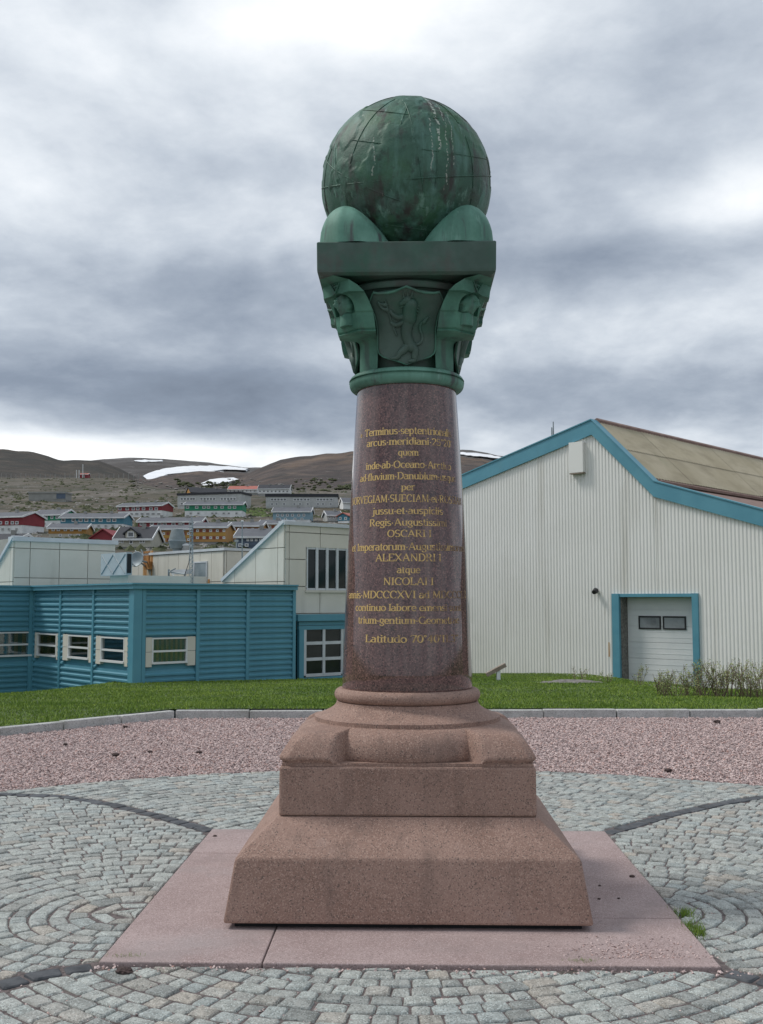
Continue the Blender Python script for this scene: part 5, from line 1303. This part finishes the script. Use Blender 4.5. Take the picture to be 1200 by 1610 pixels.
wno = wn.build('window', MT['trim_grey'], en)
for i in range(2):
    for j in range(3):
        MB().box(g0 + (g1 - g0) * i / 2 + T_, g0 + (g1 - g0) * (i + 1) / 2 - T_, .0, .03, gz0 + (gz1 - gz0) * j / 3 + T_, gz0 + (gz1 - gz0) * (j + 1) / 3 - T_).build('pane', MT['glass'], wno)

# left block behind the blue roof
fl = Frame((at(22, 900, 34).x, 34, 0), RA)
lb = thing('beige_block', 'beige panelled roof block with sloping left side at the far left', 'building', (fl.P.x, fl.P.y, 0), RA)
zc = fl.hit(22, 846)[1]; ll = fl.hit(181, 880)[0]; sl_, zl_ = fl.hit(-40, 960, 'x')
MB().box(0, ll, 0.0, 7, -1, zc).build('wall', MT['beige_dark'], lb)
panels(lb, fl, 'y', 0, [(0, .5), (ll, .5), (ll, zc), (0, zc)], 1.0, .95, .5, zc - .32 - 9.5)
o_ = [(0, -.5), (sl_, -.5), (sl_, zl_), (0, zc)] if zl_ > -.5 else [(0, -.5), (sl_, -.5), (0, zc)]
panels(lb, fl, 'x', 0, o_, 1.4, 1.1, .2, zc - .3 - 9.9)
nrm = Vector((zc - zl_, sl_)).normalized() * .1
cap = MB(); cap.loft([[(x, y, z) for y, z in ((-.08, zc), (sl_, zl_), (sl_ + nrm.x, zl_ + nrm.y), (-.08 + nrm.x, zc + nrm.y))] for x in (-.12, .3)]); cap.build('sloping_coping', MT['trim_grey'], lb)
MB().box(-.1, ll + .06, -.11, .3, zc - .09, zc + .05).build('coping', MT['trim_grey'], lb)

# middle block
fm = Frame((at(353, 900, 36.5).x, 36.5, 0), RA)
mbk = thing('beige_roof_room', 'low beige plant room between the two beige blocks, rust stained', 'building', (fm.P.x, fm.P.y, 0), RA)
zc = fm.hit(353, 864)[1]; dm = fm.hit(150, 880, 'x')[0]; lm2 = 10
MB().box(0, lm2, 0, dm + 3, -1, zc).build('wall', MT['beige_dark'], mbk)
panels(mbk, fm, 'y', 0, [(0, .5), (lm2, .5), (lm2, zc), (0, zc)], 1.0, 1.05, .05, zc - 1.1 - 8.4)
panels(mbk, fm, 'x', 0, [(0, .5), (dm, .5), (dm, zc), (0, zc)], .75, 1.05, .02, zc - 1.1 - 8.4)
MB().box(-.09, lm2, -.09, .25, zc - .03, zc + .06).build('coping', MT['trim_grey'], mbk)
MB().box(-.09, .25, .252, dm + 3, zc - .03, zc + .06).build('coping', MT['trim_grey'], mbk)
a_, z1 = fm.hit(309, 885.5, 'x'); b_, z0 = fm.hit(327, 914, 'x')
dr = MB(); dr.box(-.075, -.052, min(a_, b_), max(a_, b_), z0, z1); dro = dr.build('door', MT['galv'], mbk)
fr_ = MB(); a_, b_ = min(a_, b_), max(a_, b_); fr_.box(-.09, -.052, a_ - .05, a_, z0, z1 + .05); fr_.box(-.09, -.052, b_, b_ + .05, z0, z1 + .05); fr_.box(-.09, -.052, a_, b_, z1, z1 + .05); fr_.build('door_frame', MT['trim_grey'], dro)
# rust: stained sheet patch under the dish bracket
def wallpatch(name, m, px0, px1, py0, py1, d0, d1, parent):
    a_, za = fm.hit(px0, py0, 'x'); b_, zb_ = fm.hit(px1, py1, 'x'); za = fm.hit((px0 + px1) / 2, py0, 'x')[1]; zb_ = fm.hit((px0 + px1) / 2, py1, 'x')[1]
    q = MB(); q.box(d0, d1, min(a_, b_), max(a_, b_), zb_, za); return q.build(name, m, parent)
def rust_stain():
    m = bpy.data.materials.new('rust stained panel'); m.use_nodes = True; t = m.node_tree; b = t.nodes['Principled BSDF']; v = t.nodes.new('ShaderNodeTexCoord').outputs['Object']
    mp = t.nodes.new('ShaderNodeMapping'); mp.inputs['Scale'].default_value = (5, 5, .5); t.links.new(v, mp.inputs[0]); n_ = N(t, 'ShaderNodeTexNoise', Scale=1.4, Detail=6.0); t.links.new(mp.outputs[0], n_.inputs['Vector'])
    t.links.new(ramp(t, n_.outputs[0], [(.36, (.19, .075, .03)), (.46, (.42, .20, .06)), (.54, (.50, .33, .16)), (.64, (.50, .46, .38))]), b.inputs['Base Color']); b.inputs['Roughness'].default_value = .9; return m
MT['rust_stain'] = rust_stain()
wallpatch('rust_stain', MT['rust_stain'], 227, 243, 889, 916, -.056, -.051, mbk)
wallpatch('rust_stain', MT['rust_stain'], 235, 242.5, 866, 889, -.056, -.051, mbk)
wallpatch('rust_stain', MT['rust_stain'], 305, 332, 911, 917, -.0565, -.0515, mbk)
rp = wallpatch('rusty_plate', MT['rust'], 229, 237, 867, 887, -.09, -.052, mbk)
def mpt(px, py, out=.0): s_, z_ = fm.hit(px, py, 'x', -out); return Vector((-out, s_, z_))
# ventilation box with cross braces
vb = thing('ventilation_box', 'grey galvanised ventilation box with diagonal ribs on the plant room', 'ventilation box', tuple(fm.P), RA)
VX = -4.6
(a_, z1), (b_, z0) = fm.hit(159, 871, 'x', VX), fm.hit(198, 904, 'x', VX)
a_, b_ = min(a_, b_), max(a_, b_); MB().box(VX, VX + .20, a_, b_, z0, z1).build('casing', MT['galv_pale'], vb)
mid = (a_ + b_) / 2
for p, q in (((a_ + .05, z1 - .05), (mid, z0 + .05)), ((mid, z1 - .05), (a_ + .05, z0 + .05)), ((mid, z1 - .05), (b_ - .05, z0 + .05)), ((b_ - .05, z1 - .05), (mid, z0 + .05))):
    MB().tube([(VX - .005, p[0], p[1]), (VX - .005, q[0], q[1])], .018, 5).build('rib', MT['galv'], vb)
MB().box(VX + .03, VX + .17, a_ - .02, a_ - .002, z0 + .06, z1 - .05).build('louvre_opening', MT['dark'], vb)
MB().box(VX + .202, VX + 3.0, a_ + .25, b_ - .25, zt - .05, z0).build('duct', MT['beige'], vb)
# satellite dish
dish = thing('satellite_dish', 'grey satellite dish on a bracket beside the rusty plate', 'satellite dish', tuple(fm.P), RA)
c = mpt(214, 879, .75); dd_ = Vector((-.8, -.5, .28)).normalized(); ua = dd_.orthogonal().normalized(); ub = dd_.cross(ua)
rings = []
for r_, d_ in ((.02, -.075), (.11, -.068), (.21, -.042), (.275, -.012), (.30, 0.0), (.30, -.016), (.21, -.06), (.11, -.086), (.02, -.094)):
    rings.append([tuple(c + dd_ * d_ + (ua * math.cos(2 * math.pi * i / 28) + ub * math.sin(2 * math.pi * i / 28)) * r_) for i in range(28)])
MB().loft(rings).build('reflector', MT['galv'], dish, True)
lo = c - ub * 0 + Vector((-.25, -.1, -.36)); MB().tube([c + Vector((0, 0, -.28)), c + dd_ * .32 + Vector((0, 0, -.28)), c + dd_ * .36 + Vector((0, 0, -.22))], .018, 6).build('feed_arm', MT['galv'], dish)
MB().tube([c + dd_ * .32 + Vector((0, 0, -.27)), c + dd_ * .46 + Vector((0, 0, -.24))], .045, 8).build('feed_horn', MT['galv'], dish)
w0, w1 = mpt(236, 885, .06), mpt(232, 893, .06)
MB().tube([w0, c - dd_ * .12], .035, 6).tube([w1, c - dd_ * .12], .03, 6).build('bracket', MT['galv'], dish)
MB().box(-.20, -.056, w0.y - .18, w0.y + .18, w0.z - .25, w0.z + .05).build('mount_plate', MT['rust'], dish)
MB().tube([mpt(213, 866, .45), mpt(225, 880, .06)], .025, 6).tube([mpt(222, 864, .1), mpt(229, 878, .06)], .022, 6).build('stay', MT['galv'], dish)
# antenna bracket with junk boxes right of the dish
ab = thing('aerial_bracket', 'low steel frame with two small boxes in front of the plant room', 'bracket', tuple(fm.P), RA)
MB().tube([mpt(265.5, 917, .9), mpt(265.5, 895, .9)], .035, 6).tube([mpt(265, 899, .9), mpt(292, 903, .9)], .025, 6).tube([mpt(268, 899, .9), mpt(280, 913, .9), mpt(292, 905, .9)], .02, 6).build('frame', MT['galv'], ab)
for y0, y1 in ((896, 902), (908, 914)):
    a_, b_ = mpt(270, y0, .6), mpt(292, y1, .6); MB().box(-.6, -.35, min(a_.y, b_.y), max(a_.y, b_.y), b_.z, a_.z).build('box', MT['trim_grey'], ab)
MB().tube([mpt(268, 898, .92), mpt(276, 894, .95)], .02, 6).build('arm', MT['galv'], ab)
# rotating hood on its base (bulging drum)
hood = MB(); ch = at(279, 848, 40); k = 40 / FPX
def hp_(px, py): return px * k, at(279, py, 40).z
rp_ = [(.42, 868), (10.5, 862.5), (12.0, 859), (13.6, 851), (13.6, 849.5), (12.8, 847), (9.5, 833.5), (8.8, 832.2), (1, 832)]
hood.lathe([(r_ * k * 1.0, at(279, y_, 40).z) for r_, y_ in rp_], 36)
ho_ = thing('roof_vent', 'large grey bulging roof vent on the plant room', 'roof vent', (ch.x, ch.y, 0)); hm_ = hood.mesh('drum', MT['hood']); smooth_angle(hm_, 25); obj('drum', hm_, ho_)
bd = MB(); bd.lathe([(13.75 * k, at(279, 851.4, 40).z), (14.0 * k, at(279, 850.6, 40).z), (14.0 * k, at(279, 849.9, 40).z), (13.75 * k, at(279, 849.2, 40).z)], 36); bd.build('band', MT['galv'], ho_)
MB().lathe([(7 * k, zc - .3), (7 * k, at(279, 862, 40).z)], 24).build('pipe', MT['galv'], ho_)
sv = MB(); c2 = at(292, 858, 40); sv.lathe([(.16, zc - .1), (.16, at(292, 859, 40).z), (.22, at(292, 858.5, 40).z), (.2, at(292, 856, 40).z), (.05, at(292, 854.5, 40).z)], 20)
o = sv.build('small_vent', MT['trim_grey'], None, True, (c2.x, c2.y, 0)); tag(o, 'small pale mushroom vent beside the big roof vent', 'roof vent')
for px, y0, y1, lab in ((372, 861, 852, 'short thin pipe with a cap on the plant room roof'),):
    p0, p1 = at(px, y0, 38.5), at(px, y1, 38.5); o = MB().tube([p0, p1], .03, 6).tube([p1, p1 + Vector((0, 0, .08))], .07, 8).build('vent_pipe', MT['galv']); tag(o, lab, 'vent pipe')
# masts on the roof
ms = thing('lattice_mast', 'tall thin lattice mast with crossarms standing on the blue roof', 'mast', tuple(at(301.5, 916, 34)))
L0 = ms.location
def rel(px, py, Y, dx=0, dy=0): p = at(px, py, Y); return p - L0 + Vector((dx, dy, 0))
for dx, dy in ((-.05, -.04), (.05, -.04), (0, .06)): MB().tube([rel(301.5, 917, 34, dx, dy), rel(301.5, 818, 34, dx, dy)], .012, 5).build('upright', MT['galv'], ms)
zz = MB(); n = 30
for i in range(n):
    ya, yb = 917 - 99 * i / n, 917 - 99 * (i + 1) / n; s_ = 1 if i % 2 else -1
    zz.tube([rel(301.5, ya, 34, -.05 * s_, -.04), rel(301.5, yb, 34, .05 * s_, -.04)], .007, 4); zz.tube([rel(301.5, ya, 34, -.05 * s_, -.04), rel(301.5, yb, 34, 0, .06)], .007, 4)
zz.build('lacing', MT['galv'], ms)
MB().tube([rel(301.5, 818, 34), rel(301.5, 812, 34)], .015, 5).build('spike', MT['galv'], ms)
for y_, hw in ((829, 2.6), (836, 3), (842, 2.6), (856, 3.4), (860, 2.4)): MB().tube([rel(301.5 - hw, y_, 34, 0, -.06), rel(301.5 + hw, y_, 34, 0, -.06)], .022, 5).build('crossarm', MT['galv'], ms)
MB().tube([rel(300, 862, 34), rel(297, 885, 34), rel(290, 905, 34), rel(284, 916, 34)], .012, 5).build('cable', MT['black'], ms)
pm = thing('thin_mast', 'thin plain mast behind the sloping beige parapet', 'mast', tuple(at(381, 882, 36))); L0 = pm.location
MB().tube([rel(381, 900, 36), rel(381, 821, 36)], .03, 6, .02).build('pole', MT['galv'], pm); MB().tube([rel(379, 819.5, 36), rel(383, 819.5, 36)], .03, 6).build('lamp', MT['trim_grey'], pm)
for y_ in (846, 857): MB().tube([rel(379, y_, 36, 0, -.04), rel(383, y_, 36, 0, -.04)], .02, 5).build('crossarm', MT['galv'], pm)

# ================================================================== WHITE WAREHOUSE
WA = math.atan2(-.681, .732)
fw = Frame((at(932, 900, 36).x, 36, 0), WA)
wh = thing('white_warehouse', 'white corrugated warehouse with blue fascia and tan roof', 'warehouse', (fw.P.x, fw.P.y, 0), WA)
def wp(px, py): return fw.hit(px, py)
RL = [wp(640, 779.5), wp(728, 748.5), wp(932, 661), wp(1030, 757.5), wp(1200, 802)]
k_ = (RL[4][1] - RL[3][1]) / (RL[4][0] - RL[3][0]); RL.append((RL[4][0] + 9, RL[4][1] + 9 * k_))
SL = (RL[1][1] - RL[0][1]) / (RL[1][0] - RL[0][0]); RL[0] = (RL[0][0] - 3, RL[0][1] - 3 * SL)
rs, rz = [p[0] for p in RL], [p[1] for p in RL]
def roof_z(s): return float(np.interp(s, rs, rz))
d0 = wp(976, 1000)[0]; d1 = wp(1091, 1000)[0]; dh = wp(1030, 937.5)[1]
WB = -3.0; PIT = .125
mb = MB(); s = rs[0]; prof_ = []
while s < rs[-1]:
    for a_, y_ in ((0, 0.0), (.042, 0.0), (.062, -.019), (.105, -.019)): prof_.append((s + a_, y_))
    s += PIT
prof_.append((s, 0.0))
for br in rs[1:-1]: prof_.append((br, 0.0))
prof_.sort()
bottoms = [dh if d0 < s < d1 else WB for s, _ in prof_]
vs = []; fs = []
for (s, y), b_ in zip(prof_, bottoms): vs += [(s, y, b_), (s, y, roof_z(s) - .2)]
for i in range(len(prof_) - 1):
    if bottoms[i] != bottoms[i + 1]:
        hi_ = max(bottoms[i], bottoms[i + 1]); j = len(vs); vs += [(prof_[i][0], prof_[i][1], hi_), (prof_[i + 1][0], prof_[i + 1][1], hi_)]; fs.append((j, j + 1, 2 * i + 3, 2 * i + 1))
        if bottoms[i] > bottoms[i + 1]: pass
        continue
    fs.append((2 * i, 2 * i + 2, 2 * i + 3, 2 * i + 1))
me = bpy.data.meshes.new('corrugated_wall'); me.from_pydata(vs, [], fs); me.materials.append(MT['white_sheet']); obj('corrugated_wall', me, wh)
DP = 42
bk = MB(); pl = [(rs[0], WB)] + [(rs[-1], WB)] + [(s, z - .3) for s, z in RL[::-1]]
# side shell and roofs
bk.box(rs[0], rs[0] + .2, .05, DP, WB, rz[0] - .3); bk.box(rs[-1] - .2, rs[-1], .05, DP, WB, rz[-1] - .3); bk.loft([[(s, DP, z) for s, z in pl], [(s, DP + .2, z) for s, z in pl]]); bk.build('rear_walls', MT['white_sheet'], wh)
fa = MB(); FH = .50
for (s0, z0_), (s1, z1_) in zip(RL[:-1], RL[1:]):
    h0 = h1 = FH
    def low(i_):
        return FH
    fa.loft([[(s0, y, z0_ - FH), (s1, y, z1_ - FH), (s1, y, z1_), (s0, y, z0_)] for y in (-.10, -.03)])
fa.build('fascia', MT['blue_trim'], wh)
fl2 = MB()
for (s0, z0_), (s1, z1_) in zip(RL[:-1], RL[1:]): fl2.loft([[(s0, y, z0_ + .003), (s1, y, z1_ + .003), (s1, y, z1_ + .045), (s0, y, z0_ + .045)] for y in (-.13, .25)])
fl2.build('verge_flashing', MT['blue_trim'], wh)
# far-side roof and lean-to roof
for i0, nm in ((0, 'rear_roof'), (1, 'rear_roof'), (3, 'lower_roof'), (4, 'lower_roof')):
    (s0, z0_), (s1, z1_) = RL[i0], RL[i0 + 1]; MB().loft([[(s0, y, z0_ - .16), (s1, y, z1_ - .16), (s1, y, z1_ - .06), (s0, y, z0_ - .06)] for y in (.0, DP)]).build(nm, MT['red_brown'], wh)
(s0, z0_), (s1, z1_) = RL[2], RL[3]; s1b, z1b = s1 - .12, z1_ + .10
nsh = 15
for c in range(nsh):
    ya, yb = .26 + (DP - .3) * c / nsh, .26 + (DP - .3) * (c + 1) / nsh
    for r_ in range(2):
        a_, b_ = r_ / 2, (r_ + 1) / 2 + (.03 if r_ == 0 else 0); mb = MB(); n_ = 14; top = []; lift = .05 - .02 * r_ + (.012 if c % 2 else 0)
        A_ = (s0 + (s1b - s0) * a_, z0_ + (z1b - z0_) * a_); B_ = (s0 + (s1b - s0) * b_, z0_ + (z1b - z0_) * b_)
        r1, r2, r3, r4 = [], [], [], []
        for i in range(n_ * 2 + 1):
            y = ya + (yb - ya) * i / (2 * n_) ; h = lift + (.035 if i % 2 else 0)
            r1.append((A_[0], y, A_[1] + h)); r2.append((B_[0], y, B_[1] + h)); 
        P = np.array([r1, r2]); o = grid_mesh('roof_sheet', P, MT['tan_roof'], False); o.parent = wh
MB().loft([[(s0, y, z0_ - .12), (s1, y, z1_ - .12), (s1, y, z1_ - .02), (s0, y, z0_ - .02)] for y in (.02, DP)]).build('roof_deck', MT['red_brown'], wh)
MB().loft([[(s0 - .10, y, z0_ + .02), (s0 + .13, y, z0_ - .06), (s0 + .13, y, z0_ + .03), (s0, y, z0_ + .12), (s0 - .10, y, z0_ + .08)] for y in (.27, DP)]).build('ridge_cap', MT['red_brown'], wh)
MB().loft([[(s1 - .16, y, z1_ + .02), (s1 + .10, y, z1_ - .04), (s1 + .10, y, z1_ + .05), (s1 - .16, y, z1_ + .14)] for y in (.27, DP)]).build('gutter_flashing', MT['red_brown'], wh)
# bird-like finial lump on the ridge far away
# garage door in its recess
RC = .42
jl0 = wp(965, 1000)[0]; jr1 = wp(1100.5, 1000)[0]
MB().box(jl0, d0 - .0, -.09, RC, WB, dh + .09).build('door_jamb', MT['blue_trim'], wh); MB().box(d1, jr1, -.09, RC, WB, dh + .09).build('door_jamb', MT['blue_trim'], wh)
MB().box(d0 + .002, d1 - .002, -.06, RC, dh - .02, dh + .085).build('door_head', MT['blue_trim'], wh)
MB().box(d0 + .004, d0 + .03, .02, RC, WB, dh - .025).build('door_reveal', MT['heap'], wh)
gdo = MB(); gd = thing('tmp', 'x', 'y'); bpy.data.objects.remove(gd)
door = MB().box(d0 + .03, d1 - .03, RC, RC + .05, WB, dh - .02).build('garage_door', MT['white_paint'], wh)
zwin1 = fw.hit(1030, 968.5, 'y', RC)[1]; zwin0 = fw.hit(1030, 989.5, 'y', RC)[1]
phh = .52; zt_ = dh - .03
rows_ = []
ztop = zt_
for i in range(6):
    h_ = .42 if i == 0 else .53
    MB().box(d0 + .05, d1 - .05, RC - .03, RC - .002, ztop - h_ + .012, ztop).build('door_panel', MT['white_paint'], door)
    for q in (1, 2): MB().box(d0 + .06, d1 - .06, RC - .036, RC - .031, ztop - h_ * q / 3 - .01, ztop - h_ * q / 3 + .01).build('panel_rib', MT['white_paint'], door)
    ztop -= h_
for xa, xb in ((1005.5, 1040.5), (1043.5, 1080)):
    a_, b_ = fw.hit(xa, 980, 'y', RC)[0], fw.hit(xb, 980, 'y', RC)[0]; f = MB(); t_ = .05; y0_, y1_ = RC - .06, RC - .038
    f.box(a_, b_, y0_, y1_, zwin0, zwin0 + t_); f.box(a_, b_, y0_, y1_, zwin1 - t_, zwin1); f.box(a_, a_ + t_, y0_, y1_, zwin0 + t_, zwin1 - t_); f.box(b_ - t_, b_, y0_, y1_, zwin0 + t_, zwin1 - t_)
    f.build('door_window', MT['black'], door); MB().box(a_ + t_, b_ - t_, RC - .05, RC - .038, zwin0 + t_, zwin1 - t_).build('door_pane', MT['glass_milky'], door)
# vent box near the apex
(a_, z1), (b_, z0) = wp(901, 698), wp(921, 742)
vb2 = MB().box(a_, b_, -.20, -.03, z0, z1).build('vent_box', MT['white_sheet'], wh); MB().box(a_ - .03, b_ + .03, -.225, -.202, z0 - .02, z1 + .02).build('vent_lid', MT['white_sheet'], wh)
MB().box(a_ - .02, b_ + .02, -.22, -.03, z0 - .06, z0 - .022).build('vent_base', MT['wood'], wh)
# wall lamp
(a_, z0) = wp(939.5, 929); lp = MB(); lp.tube([(a_, -.02, z0), (a_, -.14, z0 + .01)], .055, 8); lp.tube([(a_, -.10, z0 + .01), (a_ + .02, -.26, z0 - .05)], .10, 10, .075)
o = lp.build('wall_lamp', MT['black'], wh)
(a_, z0) = wp(958.5, 1022); a2, z2 = wp(955.5, 1008)
MB().box(a_ - .02, a_ + .02, -.029, -.0265, z0 - .22, z0 + .26).build('rust_run', MT['rust_stain'], wh)
# antenna far behind the roof
ant = at(870.5, 700, 80); an = MB().tube([(0, 0, -9), (0, 0, 0), (0, 0, at(870.5, 663, 80).z - ant.z)], .08, 6, .04).tube([(-.12, 0, .2), (-.12, 0, at(870.5, 672, 80).z - ant.z)], .05, 5)
o = an.build('antenna', MT['galv'], None, False, tuple(ant)); tag(o, 'thin dark antenna rising behind the warehouse roof', 'antenna')
# board ramp, gravel heap, plants by the wall
p = at(782, 1052, 29); zl = float(lawn_z(p.x, 29))
rm = thing('board_ramp', 'weathered board propped on a leg by the warehouse wall', 'ramp', (p.x, p.y, zl))
q0, q1 = at(765, 1061, 29) - Vector((p.x, p.y, zl)), at(795, 1045, 29) - Vector((p.x, p.y, zl))
dv = (q1 - q0).normalized(); up_ = Vector((-dv.z, 0, dv.x)) * .05
MB().loft([[tuple(q0 + Vector((0, y, 0)) - up_), tuple(q1 + Vector((0, y, 0)) - up_), tuple(q1 + Vector((0, y, 0)) + up_), tuple(q0 + Vector((0, y, 0)) + up_)] for y in (-.12, .12)]).build('board', MT['wood'], rm)
MB().box(q1.x - .25, q1.x - .15, -.1, .1, -.3, q1.z - .12).build('leg', MT['white_paint'], rm)
gh = at(900, 1066, 26.5); zl = float(lawn_z(gh.x, 26.5))
P = []
for i in range(40):
    row = []
    for j in range(18):
        u, v = -1 + 2 * i / 39, -1 + 2 * j / 17; h = max(0, 1 - u * u - v * v); row.append((gh.x + u * 1.0, gh.y + v * .8, zl - .05 + .11 * h ** .7 * (1 + .8 * fbm(np.array([u * 3.]), np.array([v * 3. + 5]), 4)[0]) + .05 * (fbm(np.array([u * 12.]), np.array([v * 12.]), 2)[0])))
    P.append(row)
hp2 = grid_mesh('gravel_heap', P, MT['heap']); hp2['kind'] = 'stuff'; tag(hp2, 'flat grey gravel heap at the back edge of the lawn', 'gravel')

# ---- shrubs
def shrub(name, label, x, y, h, spread, nst, nlf, leafs=.03, group=None, sm='stem', lmn='leaf', lean=.35):
    zl = float(lawn_z(x, y)) - .02; t = thing(name, label, 'shrub', (x, y, zl), 0, group)
    mb = MB(); LV, LT, LR_ = [], [], []; q = 0
    for i in range(nst):
        a, r_ = random.uniform(0, 6.28), spread * .85 * random.random() ** .6; b = Vector((r_ * math.cos(a), r_ * math.sin(a), 0)); hh = h * random.uniform(.55, 1.05)
        tip = b + Vector((math.cos(a) * spread * random.uniform(.1, 1) + random.uniform(-.05, .05), math.sin(a) * spread * random.uniform(.1, .8), hh)); mid = b.lerp(tip, .5) + Vector((random.uniform(-.03, .03), random.uniform(-.03, .03), .04))
        mb.tube([b, mid, tip], .006, 4, .003)
        for k in range(random.randint(2, 4)):
            s_ = (b.lerp(mid, random.uniform(.25, 1)) if random.random() < .45 else mid.lerp(tip, random.uniform(0, .7))); e = s_ + Vector((random.uniform(-.12, .12), random.uniform(-.1, .1), random.uniform(.08, .22))) * (h / .6); mb.tube([s_, e], .004, 3, .002)
            for _ in range(nlf):
                p = s_.lerp(e, random.random()) + Vector((random.gauss(0, .02), random.gauss(0, .02), random.gauss(0, .02))); d = Vector((random.gauss(0, 1), random.gauss(0, 1), random.gauss(.5, .8))).normalized() * leafs * random.uniform(.6, 1.2); n_ = d.orthogonal().normalized() * leafs * .28
                LV += [tuple(p), tuple(p + d * .5 + n_), tuple(p + d), tuple(p + d * .5 - n_)]; LT += [(q, q + 1, q + 2), (q, q + 2, q + 3)]; LR_ += [random.random()] * 4; q += 4
    mb.build('stems', MT[sm], t); lo_ = bulk('foliage', np.array(LV), np.array(LT), MT[lmn], np.array(LR_), parent=t); lo_['kind'] = 'stuff'
    return t
SHR = [(1042, 1082, 19.6, .46, .22, 12, 'low leafy willow shrub at the left end of the shrub row'), (1062, 1084, 19.3, .40, .25, 14, 'low greenish willow shrub second from the left, in front of the door'), (1090, 1086, 19.2, .55, .28, 18, 'twiggy willow shrub against the right jamb of the door'),
       (1118, 1086, 19.0, .60, .30, 20, 'bare reddish willow shrub just right of the garage door'), (1146, 1087, 19.0, .66, .28, 20, 'tallest twiggy willow shrub in the row by the warehouse'), (1174, 1088, 18.9, .60, .28, 18, 'bushy willow shrub second from the right end of the row'), (1200, 1088, 18.7, .58, .32, 18, 'dense willow shrub at the right edge of the picture')]
for px, py, Y, h, sp, ns, lab in SHR:
    p = at(px, py, Y); shrub('willow_shrub', lab, p.x, Y, h, sp, int(ns * 1.15), 10, .036, 'willow shrubs along the warehouse')
for px, Y, lab in ((912, 27.0, 'thin dry weed standing at the left of the gravel heap'), (955, 26.6, 'reddish dry weed between gravel heap and garage door'), (1000, 25, 'small green weed in front of the garage door')):
    p = at(px, 1066, Y); shrub('weed', lab, p.x, Y, .42 if px != 955 else .25, .18, 6, 3 if px == 912 else 8, .04)
# grass and moss growing in the slab's edges
def tuft(name, label, pts, n, hmin, hmax, m='grass'):
    V = []; c = []
    for i in range(n):
        a = random.choice(pts); x, y = a[0] + random.gauss(0, a[2]), a[1] + random.gauss(0, a[3]); q = random.uniform(0, 6.28); w_ = random.uniform(.0016, .003); h = random.uniform(hmin, hmax)
        V += [(x - w_ * math.cos(q), y - w_ * math.sin(q), -.005), (x + w_ * math.cos(q), y + w_ * math.sin(q), -.005), (x + random.gauss(0, h * .5), y + random.gauss(0, h * .5), h)]; c += [random.random()] * 3
    o = bulk(name, np.array(V), np.arange(len(V)).reshape(-1, 3), MT[m], np.array(c)); o['kind'] = 'stuff'; tag(o, label, 'grass')
p1, p2, p3 = gnd(1075, 1438), gnd(1090, 1460), gnd(1098, 1470)
tuft('grass_tuft', 'tuft of grass in the joint on the right side of the slab', [(p1.x, p1.y, .03, .03), (p2.x, p2.y, .025, .04), (p3.x, p3.y, .02, .03)], 420, .015, .05)
p1 = gnd(202, 1509); tuft('grass_tuft', 'sparse grass at the near left corner of the slab', [(p1.x, p1.y, .045, .010)], 170, .01, .032)
p1 = gnd(916, 1517); tuft('grass_tuft', 'moss cushion at the front edge of the slab, right of centre', [(p1.x, p1.y, .035, .010)], 340, .01, .028)
# dark clods lying about
def clod(px, py, s_, z, lab):
    p = gnd(px, py, z); bm = bmesh.new(); bmesh.ops.create_icosphere(bm, subdivisions=3, radius=s_)
    for v in bm.verts: v.co *= 1 + .45 * mn.noise(v.co * (2.2 / s_) + Vector((px, py, 0))); v.co.z *= .6; v.co.x *= 1.3
    me = bpy.data.meshes.new('clod'); bm.to_mesh(me); bm.free(); me.materials.append(MT['pebble']); o = obj('clod', me, None, (p.x, p.y, z + s_ * .4)); tag(o, lab, 'clod', 'dark clods on the ground')
for c in ((195, 1531, .028, 0, 'dark purple clod on the setts near the slab corner'), (994, 1379, .012, .016, 'dark clod on the right slab'), (943, 1393, .006, .016, 'tiny clod on the slab beside the base block'), (942, 1414, .007, .016, 'tiny clod on the right slab below the first one'),
          (973, 1413, .006, .016, 'tiny clod in the middle of the right slab'), (338, 1315, .010, .016, 'small clod on the back left slab'), (1051, 1213, .03, .005, 'dark clod on the gravel right of the column'), (1128, 1136, .035, .005, 'dark flat clod at the back of the gravel, right'),
          (182, 1188, .03, .005, 'dark clod on the gravel near the paving on the left'), (236, 1183, .02, .005, 'dark clod on the gravel left of the column'), (313, 1184, .025, .005, 'dark clod on the gravel behind the left of the base'), (103, 1171, .02, .005, 'dark clod on the gravel at the far left'), (197, 1144, .025, .005, 'dark clod on the gravel below the kerb bend')): clod(*c)
